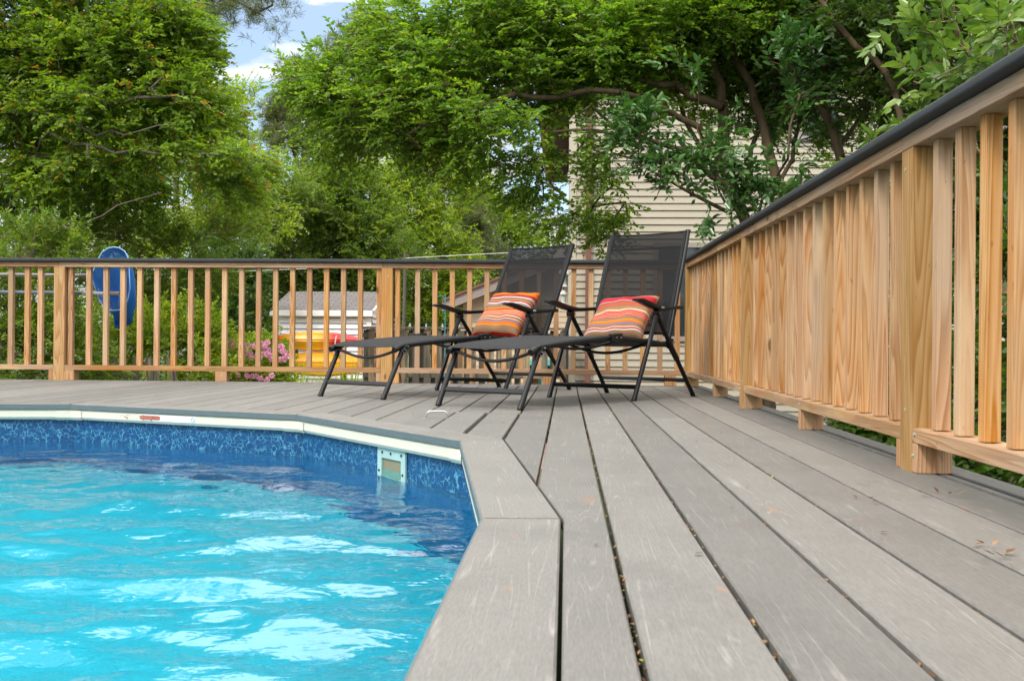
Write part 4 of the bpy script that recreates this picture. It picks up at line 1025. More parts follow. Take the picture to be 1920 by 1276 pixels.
# tan neighbour house
nb = thing('neighbour_house', 'low tan-sided house with a brown sloping eave beyond the fence', 'house', (-0.6, 20.6, GZ))
NY = 20.5
e0_, e1_ = at(833, 566, NY), at(1075, 470, NY)
q = MB(); xw = at(868, 600, NY).x; lap_wall(q, xw, 0.2, GZ, 0.3, NY, 0.11, 0.016)
zz = 0.3
while zz < 2.0:        # gable part of the wall follows the slope
    xl = e0_.x + (zz+0.14-e0_.z)/(e1_.z-e0_.z)*(e1_.x-e0_.x); xl = max(xl, xw)
    if xl < 0.18: lap_wall(q, xl, 0.2, zz, zz+0.11, NY, 0.11, 0.016)
    zz += 0.11
q.box((xw, NY+0.005, GZ), (0.2, 26, 1.0)); obj('wall', q, M['tan'], nb)
def slopebox(z0, z1, y0, y1, grow=0):
    mb = MB(); a, b = e0_, e1_
    vs = [(a.x, y0, a.z+z0), (b.x, y0, b.z+z0), (b.x, y0, b.z+z1), (a.x, y0, a.z+z1), (a.x, y1, a.z+z0), (b.x, y1, b.z+z0), (b.x, y1, b.z+z1), (a.x, y1, a.z+z1)]
    mb.add(vs, [(0, 1, 2, 3), (5, 4, 7, 6), (1, 5, 6, 2), (4, 0, 3, 7), (3, 2, 6, 7), (4, 5, 1, 0)]); return mb
obj('fascia', slopebox(-0.20, 0.0, NY-0.32, NY-0.29), M['taupe'], nb)
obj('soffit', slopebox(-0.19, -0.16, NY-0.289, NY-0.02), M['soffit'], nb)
obj('roof', slopebox(0.002, 0.045, NY-0.36, 26), simple('red_brown_shingle', (0.20, 0.09, 0.065), 0.9, scale=30), nb)
v0 = at(869, 600, NY)
q = MB(); q.box((at(866, 600, NY).x-0.02, NY-0.024, GZ), (at(866, 600, NY).x+0.07, NY-0.019, 0.75)); obj('corner_trim', q, M['tan'], nb)
q = MB(); q.box((at(858, 600, NY).x, NY-0.05, at(0, 608, NY).z), (at(866, 600, NY).x, NY-0.026, at(0, 600, NY).z)); obj('vent', q, M['taupe'], nb)
# pale eave return beside the tall house (px 1032-1062, y 432-490)
q = MB(); a, b = at(1030, 436, 19.0), at(1060, 492, 19.0); q.box((a.x, 19.0, b.z), (b.x, 20.6, a.z)); obj('wing_wall', q, M['white'], nb)

# lanterns on the side wall
for k, (px, py, Y, sc, lab) in enumerate(((1059, 524, 16.2, 1.0, 'clear glass bird feeder under a round grey baffle beside the house corner'), (1056.5, 558, 17.0, 0.8, 'small white lantern hanging lower beside the house corner'))):
    c = at(px, py, Y); ln_ = thing('bird_feeder' if k == 0 else 'lantern', lab, 'bird feeder' if k == 0 else 'lantern', tuple(c))
    q = MB(); hh = 0.13*sc; ww = 0.045*sc
    q.lathe([(ww, -hh*0.7), (ww*1.05, hh*0.5)], n=6); obj('glass_body', q, simple('pale_glass', (0.45, 0.52, 0.50), 0.15), ln_, True)
    q = MB()
    if k == 0: q.lathe([(0.17, hh*0.62), (0.14, hh*0.95), (0.05, hh*1.25), (0.01, hh*1.35)], n=16)
    else: q.lathe([(0.075, hh*0.5), (0.05, hh*0.85), (0.012, hh*1.2)], n=6)
    obj('top_cover', q, simple('grey_cover', (0.45, 0.47, 0.46), 0.4), ln_, True, smooth=True)
    q = MB(); q.lathe([(ww*1.3, -hh*0.86), (ww*1.3, -hh*0.7)], n=6); obj('base', q, M['white'], ln_, True)
    q = MB(); q.tube([(0, 0, hh*1.2), (0, 0, hh*2.1), (0.06, 0.0, hh*2.3), (max(0.07, hx0-c.x), 0, hh*2.3)], 0.006, 6); obj('hanger', q, M['blackmetal'], ln_, True)

# shepherd hook
hk = thing('shepherd_hook', 'thin teal shepherd hook standing by the fence', 'hook', (at(835, 610, 14.0).x, 14.0, GZ))
teal = simple('teal_paint', (0.05, 0.27, 0.27), 0.5)
t0 = at(835, 551, 14.0)
q = MB(); q.tube([(t0.x, 14.0, GZ), (t0.x, 14.0, t0.z)], 0.0065, 8); obj('pole', q, teal, hk)
q = MB(); pts = [at(x, y, 14.0) for x, y in ((835, 572), (834, 562), (830, 555), (825, 554), (820, 557), (818.5, 562), (819, 567))]; q.tube(pts, 0.0055, 6); obj('hook', q, teal, hk)
q = MB(); pts = [at(x, y, 13.97) for x, y in ((835, 570), (832, 576), (830, 583), (831, 588), (834, 586))]; q.tube(pts, 0.004, 6); obj('lower_hook', q, teal, hk)

# grey utility post
gp = thing('wooden_pole', 'slim weathered grey wooden pole standing behind the fence', 'pole', (at(757, 600, 17).x, 17, GZ))
q = MB(); q.tube([(0, 0, 0), (0.0, 0, 1.5), (0.02, 0, at(757, 474, 17).z-GZ)], [0.035, 0.032, 0.028], 9); obj('shaft', q, M['oldwood'], gp, True, smooth=True)
q = MB(); q.tube([(-0.04, -0.04, 2.96), (0.06, -0.04, 2.96)], 0.012, 6); obj('wire_bracket', q, M['oldwood'], gp, True)

# overhead wires
for lab, pts in (('white clothes line stretched low behind the left railing', [at(100, 512, 13), at(420, 509.5, 13.6), at(757, 497, 17)]), ('pale wire rising to the right above the railing', [at(757, 484, 17), at(860, 478.5, 16.5), at(960, 473.5, 16), at(1064, 466, HY)])):
    a = [pts[0].lerp(pts[1], 0)]; q = MB()
    q.tube(pts, 0.005, 5); tag(obj('wire', q, simple('white_wire', (0.6, 0.6, 0.58), 0.6)), lab, 'wire', 'thin wires behind the railing')

# string of bulbs behind the fence
sl = thing('string_light', 'dark string light with clear bulbs strung above the grey fence', 'string light', tuple(at(800, 603, 16)))
pts = []
for k in range(31):
    f_ = k/30; px = 757+ (872-757)*f_; sg = 10*abs(math.sin(f_*math.pi*2.0)); pts.append(at(px, 599+sg*0.7, 16))
q = MB(); q.tube(pts, 0.006, 5); obj('cable', q, M['blackplastic'], sl)
for k in (3, 7, 11, 15, 19, 23, 27):
    c = pts[k]; q = MB(); q.lathe([(0.012, -0.02), (0.012, -0.05), (0.026, -0.085), (0.02, -0.115), (0.004, -0.125)], tuple(c), 8); obj('bulb', q, simple('clear_bulb', (0.5, 0.52, 0.5), 0.1), sl, smooth=True)

# grey picket fence behind the loungers
def picket_fence():
    Y = 14.6; fz = at(800, 613, Y).z; t = thing('wooden_fence', 'weathered grey wooden fence with boards on both sides behind the loungers', 'fence', (-2.0, Y, GZ))
    x = at(681, 650, Y).x; xe = at(1062, 650, Y).x
    protos = []
    for v in range(2):
        q = MB(); q.box((-0.045, -0.009, 0), (0.045, 0.009, fz-0.03-GZ)); protos.append(q.mesh('board', 0.002)); protos[-1].materials.append(M['oldwood'])
    k = 0; solid_end = at(880, 650, Y).x
    while x < xe:
        o = bpy.data.objects.new('board', protos[0]); COL.objects.link(o); o.parent = t
        o.location = (x+0.045+2.0, -0.045 if k % 2 else 0.045, -rr.uniform(0, 0.02)); o.rotation_euler = (0, rr.uniform(-0.006, 0.006), 0)
        x += 0.081 if x < solid_end else 0.128; k += 1
    x0 = at(681, 650, Y).x
    for z in (0.25, 1.1, fz-GZ-0.12): stick('cross_rail', (x0, Y, GZ+z), (xe, Y, GZ+z), 0.07, 0.05, M['oldwood'], t, (0, 0, 1))
    stick('top_cap', (x0-0.05, Y, fz-0.012), (xe, Y, fz-0.012), 0.03, 0.15, M['oldwood'], t, (0, 0, 1))
    for px in (692, 880, 1060): 
        xx = at(px, 600, Y).x; stick('fence_post', (xx, Y+0.08, GZ), (xx, Y+0.08, fz-0.03), 0.1, 0.06, M['oldwood'], t)
picket_fence()
def old_fence():
    t = thing('picket_fence', 'low rickety grey picket fence leaning under the green bushes at left', 'fence', (-4.6, 11.2, GZ))
    q = MB(); H = at(0, 664, 11.2).z-GZ; q.prism([(-0.028, -0.01), (0.028, -0.01), (0.028, 0.01), (-0.028, 0.01)], 0, H-0.05)
    q.add([(-0.028, -0.01, H-0.05), (0.028, -0.01, H-0.05), (0, -0.01, H), (-0.028, 0.01, H-0.05), (0.028, 0.01, H-0.05), (0, 0.01, H)], [(0, 1, 2), (4, 3, 5), (1, 4, 5, 2), (3, 0, 2, 5)])
    me = q.mesh('picket'); me.materials.append(M['oldwood'])
    x = at(180, 680, 11.2).x; xe = at(360, 680, 11.2).x
    while x < xe:
        o = bpy.data.objects.new('picket', me); COL.objects.link(o); o.parent = t; o.location = (x+4.6, rr.uniform(-0.02, 0.02), 0); o.rotation_euler = (rr.uniform(-0.05, 0.02), rr.uniform(-0.16, -0.02), 0)
        x += rr.uniform(0.065, 0.095)
    stick('cross_rail', (at(180, 680, 11.2).x-0.1, 11.23, GZ+0.55), (xe, 11.23, GZ+0.55), 0.06, 0.03, M['oldwood'], t, (0, 0, 1))
old_fence()

# kayaks on a rack
def kayak(label, pxL, pxR, pyT, pyB, Y, cols, tilt):
    a, b = at(pxL, (pyT+pyB)/2, Y), at(pxR, (pyT+pyB)/2, Y); L = b.x-a.x; H = at(0, pyT, Y).z-at(0, pyB, Y).z
    t = thing('kayak', label, 'kayak', ((a.x+b.x)/2, Y, (a.z+b.z)/2), group='kayaks stacked on a rack beside the shed')
    n = 40; m = 20
    tm = MT('kayak_plastic'); oc = tm.N('ShaderNodeTexCoord').outputs['Object']; xx = tm.N('ShaderNodeSeparateXYZ', {0: oc}).outputs['X']
    f_ = tm.math('MULTIPLY_ADD', xx, 1/L, 0.5); f_ = tm.math('ADD', f_, tm.math('MULTIPLY', tm.noise(oc, 7, 3), 0.03))
    mat = tm.done(tm.bsdf(tm.ramp(f_, cols), 0.3, None, 0, 0.5))
    # the boat lies on its side: hull faces the camera
    q = MB(); vs = []
    for i in range(n+1):
        u = -1+2*i/n; w = max(0.0, 1-abs(u)**1.75)**0.9
        hh = H/2*w*(1.0)+0.012; dd = 0.30*max(0.02, (1-abs(u)**2.6))**0.7
        rise = 0.02*u*u
        for k in range(m):
            an = 2*math.pi*k/m; c_, s_2 = math.cos(an), math.sin(an)
            y = -dd*0.62*(abs(c_)**0.75) if c_ > 0 else dd*0.35*(abs(c_)**0.9)
            z = hh*math.copysign(abs(s_2)**0.85, s_2)
            if c_ > 0: z += 0.0; y -= 0.018*math.cos(6*an)*w
            vs.append((u*L/2, y, z+rise))
    q.add(vs, [(i*m+k, i*m+(k+1) % m, (i+1)*m+(k+1) % m, (i+1)*m+k) for i in range(n) for k in range(m)] + [tuple(range(m)), tuple(n*m+k for k in range(m-1, -1, -1))])
    obj('hull', q, mat, t, True, smooth=True)
    q = MB(); q.tube([(-L*0.4+L*0.8*k/20, -0.30*0.62*max(0.02, (1-abs(-0.8+1.6*k/20)**2.6))**0.7-0.016, H*0.10) for k in range(21)], 0.008, 5); obj('chine_rib', q, mat, t, True)
    q = MB(); q.tube([(L*0.5-0.01, 0, 0.02), (L*0.5+0.025, -0.02, 0.03), (L*0.5+0.02, 0.02, 0.0)], 0.007, 6); obj('carry_handle', q, M['blackplastic'], t, True)
    return t
YK = 19.6
YL = (0.86, 0.40, 0.012); OR_ = (0.78, 0.20, 0.012); RD = (0.62, 0.028, 0.02); PR = (0.70, 0.05, 0.06)
k1 = kayak('upper kayak with a yellow middle and red ends, on its side by the shed', 496, 690, 622, 657, YK, [(0.0, RD), (0.13, RD), (0.19, OR_), (0.30, YL), (0.55, YL), (0.64, OR_), (0.70, RD), (0.9, PR)], 0)
s_ = MB(); xk = at(635.5, 640, YK).x; s_.tube([(xk, YK-0.22, at(0, 624, YK).z), (xk-0.02, YK-0.245, at(0, 638, YK).z), (xk-0.03, YK-0.19, at(0, 656, YK).z)], 0.011, 6)
obj('strap', s_, simple('pale_strap', (0.75, 0.6, 0.5), 0.7), k1)
kayak('lower plain yellow-orange kayak under the red-ended one', 470, 735, 661, 704, YK, [(0.0, OR_), (0.2, YL), (0.85, YL), (1.0, OR_)], 0)
rk = thing('kayak_rack', 'low wooden rack carrying the two kayaks by the shed', 'rack', (at(590, 640, YK).x, YK+0.2, GZ))
for px in (548, 640):
    x = at(px, 640, YK).x; stick('upright', (x, YK+0.29, GZ), (x, YK+0.29, at(0, 618, YK).z), 0.07, 0.07, M['oldwood'], rk)
    for py in (660, 707): z = at(0, py, YK).z; stick('arm', (x, YK+0.255, z), (x, YK-0.22, z), 0.06, 0.035, M['oldwood'], rk)

# green wheelie bin
bn = thing('wheeled_bin', 'dark green wheeled bin with a lighter lid beyond the fence', 'bin', (at(1013, 690, 16.5).x, 16.5, GZ+0.31))
zt_b = at(0, 664, 16.5).z-GZ-0.31
q = MB(); q.prism([(-0.2, -0.22), (0.2, -0.22), (0.2, 0.22), (-0.2, 0.22)], 0.06, zt_b-0.10); obj('body', q, simple('green_plastic', (0.012, 0.095, 0.075), 0.45), bn, True, bevel=0.03)
q = MB(); q.add([(-0.23, -0.27, zt_b-0.10), (0.23, -0.27, zt_b-0.10), (0.23, 0.25, zt_b-0.10), (-0.23, 0.25, zt_b-0.10), (-0.2, -0.22, zt_b-0.02), (0.2, -0.22, zt_b-0.02), (0.2, 0.23, zt_b), (-0.2, 0.23, zt_b)], [(3, 2, 1, 0), (4, 5, 6, 7), (0, 1, 5, 4), (1, 2, 6, 5), (2, 3, 7, 6), (3, 0, 4, 7)]); obj('lid', q, simple('teal_lid', (0.03, 0.26, 0.20), 0.45), bn, True, bevel=0.012)
for s in (-1, 1):
    q = MB(); q.tube([(s*0.19, 0.2, 0.08), (s*0.24, 0.2, 0.08)], 0.08, 14); obj('wheel', q, M['blackplastic'], bn, True, smooth=True)

# ------------------------------------------------------------------ foliage
def unit(a): return a/np.maximum(1e-9, np.linalg.norm(a, axis=-1, keepdims=True))
def leaves(name, P, D, N, L, Wd, tint, mat, parent, hexa=True, droop=0.18, fold=0.12):
    n = len(P); D = unit(D); S_ = unit(np.cross(D, N)); N = np.cross(S_, D)
    L = np.asarray(L).reshape(-1, 1)*np.ones((n, 1)); Wd = np.asarray(Wd).reshape(-1, 1)*np.ones((n, 1))
    if hexa: tpl = [(0, 0), (0.32, 0.5), (0.70, 0.40), (1.0, 0), (0.70, -0.40), (0.32, -0.5)]; fc = [(0, 1, 2, 3), (0, 3, 4, 5)]
    else: tpl = [(0, 0), (0.45, 0.5), (1.0, 0), (0.45, -0.5)]; fc = [(0, 1, 2, 3)]
    V = np.stack([P + D*L*t + S_*Wd*s + N*(fold*Wd*2*abs(s) - droop*L*t*t) for t, s in tpl], 1)
    k = len(tpl); base = (np.arange(n)*k)[:, None]
    F = np.concatenate([base+np.array(f)[None] for f in fc], 0); T = np.tile(tint, len(fc))
    me = npmesh(name, V.reshape(-1, 3), F, False, T)
    o = link(name, me, mat, parent); return o
def twig_leaves(T, TD, tl, nl, L, Wd, rng, spread=0.9, flat=0.75, up=0.0):
    """alternate leaves along twigs that start at T and run along TD"""
    n = len(T); TD = unit(TD)
    upv = np.array([0, 0, 1.0]); side = unit(np.cross(TD, upv+rng.normal(0, 0.35, (n, 3))))
    nrm = unit(np.cross(side, TD)); nrm *= np.sign(nrm[:, 2:3]+1e-6)
    s = (np.arange(nl)+0.5)/nl
    s = s[None, :, None]+rng.normal(0, 0.04, (n, nl, 1))
    ln = tl*rng.uniform(0.65, 1.25, (n, 1, 1))
    sg = np.where(np.arange(nl) % 2 == 0, 1, -1)[None, :, None]
    sag = np.array([0, 0, -1.0])*(s**2)*ln*0.22
    P = T[:, None]+TD[:, None]*s*ln+sag
    D = TD[:, None]*(0.55+0.5*s)+side[:, None]*sg*spread+rng.normal(0, 0.22, (n, nl, 3))+np.array([0, 0, up])
    Nn = nrm[:, None]*flat+rng.normal(0, 0.40, (n, nl, 3))
    sz = rng.uniform(0.65, 1.2, (n, nl))
    tw = rng.random((n, 1)); tint = np.clip(0.62*tw+0.38*rng.random((n, nl)), 0, 1)
    return P.reshape(-1, 3), D.reshape(-1, 3), Nn.reshape(-1, 3), (L*sz).ravel(), (Wd*sz).ravel(), tint.ravel(), (T, T+TD*ln[:, 0]+np.array([0, 0, -1.0])*ln[:, 0]*0.2)
def tubes_mesh(name, A, B, ra, rb, mat, parent, n=5):
    """straight tapered segments A->B, all in one mesh"""
    d = unit(B-A); ref = np.where(np.abs(d[:, 2:3]) < 0.9, np.array([[0, 0, 1.0]]), np.array([[1.0, 0, 0]]))
    u = unit(np.cross(d, ref)); v = np.cross(d, u); an = 2*np.pi*np.arange(n)/n
    ring = u[:, None]*np.cos(an)[None, :, None]+v[:, None]*np.sin(an)[None, :, None]
    B2 = B+d*(rb.reshape(-1, 1)*0.35)
    V = np.concatenate([A[:, None]+ring*ra.reshape(-1, 1, 1), B2[:, None]+ring*rb.reshape(-1, 1, 1)], 1).reshape(-1, 3)
    base = (np.arange(len(A))*2*n)[:, None]
    F = np.concatenate([base+np.array([k, (k+1) % n, n+(k+1) % n, n+k])[None] for k in range(n)], 0)
    me = npmesh(name, V, F, True); return link(name, me, mat, parent)

class Skel:
    def __init__(s): s.p = []; s.par = []; s.tip = []; s.minr = []
    def limb(s, pts, r0, r1, seg=0.16, jit=0.016, rng=RNG):
        pts = [np.array(q, float) for q in pts]; n0 = len(s.p)
        if s.p:
            d = np.linalg.norm(np.array(s.p)-pts[0], axis=1); last = int(d.argmin())
            if d[last] > 0.6: last = -1
        else: last = -1
        tot = sum(np.linalg.norm(b-a) for a, b in zip(pts[:-1], pts[1:])); acc = 0; first = True
        for a, b in zip(pts[:-1], pts[1:]):
            L = np.linalg.norm(b-a); k = max(1, int(L/seg))
            for i in range(k+1 if first else k):
                f = i/k if first else (i+1)/k
                q = a+(b-a)*f+rng.normal(0, jit, 3)*(0 if (first and i == 0) else 1)
                s.p.append(q); s.par.append(last); s.tip.append(False); s.minr.append(r0+(r1-r0)*min(1, (acc+L*f)/tot)); last = len(s.p)-1
            acc += L; first = False
    def grow(s, A, rng, step=0.22, bow=0.10):
        P = np.array(s.p); order = np.argsort(np.min(np.linalg.norm(A[:, None]-P[None], axis=2), axis=1))
        buf = np.zeros((len(P)+len(A)*30, 3)); n = len(P); buf[:n] = P
        for i in order:
            a = A[i]; dv = a-buf[:n]; d = np.linalg.norm(dv, axis=1)
            cost = d+0.25*np.maximum(0, -dv[:, 2])      # prefer to climb
            j = int(cost.argmin()); L = d[j]; k = max(1, min(25, int(L/step)))
            perp = rng.normal(0, 1, 3); perp[2] = abs(perp[2])*0.6
            last = j; b0 = buf[j].copy()
            for m in range(1, k+1):
                f = m/k; q = b0+(a-b0)*f+perp*bow*L*f*(1-f)+rng.normal(0, 0.012, 3)*(f < 1)
                buf[n] = q; s.p.append(q.copy()); s.par.append(last); s.tip.append(m == k); s.minr.append(0); last = n; n += 1
    def build(s, parent, mat, rtip=0.0035, ex=2.3, name='trunk'):
        P = np.array(s.p); par = np.array(s.par); n = len(P); w = np.zeros(n)
        for i in range(n-1, -1, -1):
            if w[i] == 0: w[i] = 1.0
            if par[i] >= 0: w[par[i]] += w[i]
        r = np.maximum(rtip*w**(1/ex), np.array(s.minr)); s.r = r; s.P = P
        # do not let a branch be thicker than what carries it
        sel = par >= 0; ra = r[par[sel]]; rb = r[sel]
        ra = np.minimum(ra, rb*1.5)
        return tubes_mesh(name, P[par[sel]], P[sel], ra, rb, mat, parent, 7)
def blobs(bl, n, rng, surf=0.45):
    """sample n points from ellipsoids (centre, radii), biased outward"""
    vol = np.array([b[1][0]*b[1][1]*b[1][2] for b in bl]); c = rng.choice(len(bl), n, p=vol/vol.sum())
    d = unit(rng.normal(0, 1, (n, 3))); r = rng.random((n, 1))**surf
    return np.array([bl[k][0] for k in c])+d*r*np.array([bl[k][1] for k in c])
def px_blob(px, py, Y, rx, ry, rz): return (np.array(at(px, py, Y)), (rx, ry, rz))

def tree(name, label, cat, limbs, bl, n_attr, tw_per, tl, nl, L, Wd, leaf, bark, seed, group=None, hexa=True, rtip=0.0035, up=0.0, jitter=0.13, spread=0.9, twigs=True, extra_par=None, step=0.22, outward=0.5, flat=0.75, layer=1.0):
    rng = np.random.default_rng(seed); base = limbs[0][0][0]
    t = thing(name, label, cat, tuple(float(q) for q in base), group=group)
    sk = Skel()
    for pts, r0, r1 in limbs: sk.limb(pts, r0, r1, rng=rng)
    A = blobs(bl, n_attr, rng); sk.grow(A, rng, step=step)
    sk.build(t, bark, rtip)
    tips = np.array([i for i, f in enumerate(sk.tip) if f]); par = np.array(sk.par)
    T0 = sk.P[tips]; G = np.array([par[par[i]] if par[i] >= 0 and par[par[i]] >= 0 else par[i] for i in tips]); d0 = unit(T0-sk.P[G]+1e-6)
    T = np.repeat(T0, tw_per, 0); TD = np.repeat(d0, tw_per, 0)
    back = rng.random((len(T), 1))*0.5; Gp = np.repeat(sk.P[G], tw_per, 0)
    cen = np.mean([b[0] for b in bl], 0)
    outv = unit(T-cen)
    T = T+(Gp-T)*back+rng.normal(0, jitter*0.35, T.shape)
    TD = unit(TD*0.6+outv*outward+rng.normal(0, 0.65, TD.shape)+np.array([0, 0, up])); TD = unit(TD*np.array([1, 1, layer]))
    P, D, N, l, w, ti, tw = twig_leaves(T, TD, tl, nl, L, Wd, rng, spread, flat)
    leaves('crown', P, D, N, l, w, ti, leaf, t, hexa)
    if twigs:
        n = len(tw[0]); tubes_mesh('twigs', tw[0], tw[1], np.full(n, rtip*0.7), np.full(n, rtip*0.35), bark, t, 3)
    return t
def V3(px, py, Y): return tuple(at(px, py, Y))
def gnd(px, Y): q = at(px, 640, Y); return (q.x, Y, GZ)

# --- crape myrtle whose trunks fan up behind the right railing and arch to the left
YM = 10.2
limbs = [([gnd(1425, YM), V3(1412, 500, YM), V3(1399, 420, YM), V3(1367, 340, YM), V3(1351, 160, YM+.1), V3(1304, 64, YM), V3(1240, -10, YM), V3(1170, -160, YM)], 0.085, 0.03),
         ([gnd(1430, YM), V3(1462, 440, YM), V3(1458, 366, YM), V3(1436, 250, YM), V3(1410, 160, YM), V3(1373, 95, YM), V3(1325, 10, YM-.1), V3(1280, -150, YM)], 0.075, 0.03),
         ([gnd(1560, YM-.4), V3(1595, 380, YM-.4), V3(1572, 276, YM-.4), V3(1543, 196, YM-.4), V3(1490, 117, YM-.3), V3(1463, 48, YM-.3), V3(1440, -120, YM)], 0.075, 0.028),
         ([V3(1543, 196, YM-.4), V3(1545, 120, YM-.5), V3(1548, 60, YM-.5), V3(1560, -100, YM-.4)], 0.045, 0.025),
         ([V3(1405, 430, YM), V3(1378, 372, YM-.15), V3(1335, 329, YM-.3), V3(1272, 287, YM-.5), V3(1197, 255, YM-.7), V3(1120, 246, YM-.9), V3(1033, 246, YM-.8)], 0.042, 0.010),
         ([V3(1367, 340, YM), V3(1310, 235, YM-.3), V3(1215, 190, YM-.6), V3(1170, 174, YM-.8), V3(1099, 173, YM-.75), V3(1040, 186, YM-.8), V3(965, 178, YM-.9), V3(900, 196, YM-.95)], 0.040, 0.009),
         ([V3(1351, 200, YM), V3(1270, 160, YM-.2), V3(1176, 150, YM-.4), V3(1135, 125, YM-.5), V3(1060, 40, YM-.6), V3(1000, 10, YM-.7), V3(860, -30, YM-.6)], 0.04, 0.012),
         ([V3(1304, 64, YM), V3(1180, 50, YM), V3(1050, 60, YM-.2), V3(900, 90, YM-.3), V3(760, 110, YM-.3), V3(640, 150, YM-.3)], 0.04, 0.012),
         ([V3(900, 196, YM-.95), V3(830, 235, YM-.9), V3(760, 250, YM-.8)], 0.018, 0.01),
         ([V3(1399, 420, YM), V3(1345, 330, YM+.2), V3(1290, 240, YM+.2), V3(1262, 150, YM+.2), V3(1225, 60, YM)], 0.026, 0.008),
         ([V3(1458, 366, YM), V3(1492, 270, YM+.2), V3(1515, 170, YM+.2), V3(1510, 60, YM)], 0.024, 0.008),
         ([V3(1572, 276, YM-.4), V3(1635, 190, YM-.2), V3(1690, 120, YM-.1), V3(1730, 60, YM)], 0.022, 0.007),
         ([V3(1385, 400, YM), V3(1412, 280, YM+.2), V3(1432, 160, YM+.3), V3(1425, 50, YM)], 0.026, 0.009),
         ([V3(1272, 287, YM-.5), V3(1215, 300, YM-.5), V3(1150, 285, YM-.6)], 0.014, 0.006),
         ([V3(1170, 255, YM-.75), V3(1110, 200, YM-1), V3(1080, 215, YM-.8)], 0.02, 0.008)]
bl = [px_blob(600, 150, YM-.2, .45, .6, .32), px_blob(680, 200, YM-.2, .62, .8, .45), px_blob(640, 270, YM, .45, .6, .25), px_blob(760, 90, YM-.2, .6, .8, .5), px_blob(800, 210, YM-.5, .7, .8, .55), px_blob(880, 120, YM-.5, .7, .8, .6), px_blob(950, 40, YM-.4, .7, .9, .5),
      px_blob(930, 240, YM-1.0, .50, .6, .40), px_blob(990, 340, YM-.6, .35, .4, .45), px_blob(1060, 100, YM-.4, .7, .8, .5), px_blob(1120, 300, YM-.6, .30, .4, .30), px_blob(1130, 405, YM+.3, .30, .35, .36), px_blob(1200, 205, YM-.1, .4, .4, .22), px_blob(1330, 215, YM+.9, .45, .35, .28), px_blob(1470, 200, YM+.8, .4, .35, .35), px_blob(1620, 160, YM+.5, .6, .5, .5), px_blob(1540, 250, YM+.9, .35, .3, .3), px_blob(1240, 130, YM+.6, .6, .4, .35), px_blob(1390, 130, YM+.8, .6, .4, .35), px_blob(1050, 420, YM+.5, .25, .4, .2),
      px_blob(1200, 60, YM, .8, .9, .5), px_blob(1350, 20, YM, .9, .9, .5), px_blob(1500, 20, YM, .9, .9, .6), px_blob(1250, 120, YM+.3, .5, .5, .3), px_blob(1100, -40, YM, .9, .9, .3), px_blob(1450, -60, YM, 1.4, 1.0, .4), px_blob(1050, 180, YM-.3, .5, .6, .3), px_blob(1160, 110, YM-.2, .6, .7, .35), px_blob(1300, 110, YM+.5, .8, .5, .4), px_blob(1450, 110, YM+.6, .8, .5, .4), px_blob(1600, 60, YM+.3, .8, .6, .4), px_blob(850, 300, YM-.6, .5, .5, .25)]
tree('crape_myrtle', 'large spreading crape myrtle with several bare tan trunks fanning up behind the right railing', 'tree', limbs, bl, 3000, 6, 0.25, 11, 0.050, 0.027, M['leaf_myrtle'], M['bark'], 21, layer=0.4)

# --- glossy camellia in front of the house, beside the myrtle trunks
YC = 9.3
limbs = [([gnd(1395, YC), V3(1390, 520, YC), V3(1370, 400, YC), V3(1335, 310, YC), V3(1305, 240, YC)], 0.03, 0.006), ([V3(1390, 520, YC), V3(1430, 380, YC), V3(1440, 290, YC)], 0.022, 0.006), ([V3(1370, 400, YC), V3(1260, 340, YC-.2), V3(1190, 300, YC-.2)], 0.02, 0.008)]
bl = [px_blob(1200, 225, YC-.2, .32, .35, .22), px_blob(1240, 305, YC-.2, .3, .3, .22), px_blob(1340, 290, YC-.2, .26, .3, .3), px_blob(1400, 350, YC-.2, .2, .3, .25), px_blob(1440, 200, YC+1.2, .35, .3, .4), px_blob(1490, 330, YC-.2, .22, .3, .2), px_blob(1280, 150, YC, .2, .2, .15), px_blob(1500, 120, YC, .3, .4, .4), px_blob(1330, 410, YC, .2, .2, .12)]
tree('camellia', 'glossy dark-leaved camellia growing against the beige house wall', 'shrub', limbs, bl, 150, 4, 0.20, 8, 0.078, 0.036, M['leaf_glossy'], M['bark'], 5, rtip=0.003, flat=0.9)

# --- ligustrum reaching over the right railing
YR = 6.2
limbs = [([gnd(1900, YR+.6), V3(1890, 500, YR+.6), V3(1850, 250, YR+.5), V3(1800, 100, YR+.3), V3(1780, -20, YR)], 0.05, 0.015), ([V3(1860, 300, YR+.5), V3(1740, 200, YR), V3(1690, 165, YR-.2)], 0.022, 0.004), ([V3(1850, 250, YR+.5), V3(1960, 80, YR-.6), V3(1900, 40, YR-1.2)], 0.03, 0.008)]
bl = [px_blob(1800, 60, 5.3, .28, .3, .14), px_blob(1735, 200, 5.2, .16, .2, .16), px_blob(1880, 60, 4.7, .18, .3, .14), px_blob(1800, 150, 5.4, .22, .2, .12), px_blob(1590, 280, 6.4, .20, .2, .12), px_blob(1680, 40, 6.4, .12, .2, .08), px_blob(1640, 235, 5.8, .14, .2, .12)]
tree('privet_shrub', 'light green long-leaved shrub reaching over the near right railing', 'shrub', limbs, bl, 26, 4, 0.17, 8, 0.085, 0.036, M['leaf_privet'], M['bark_tan'], 9, rtip=0.003, flat=0.95, up=0.3)

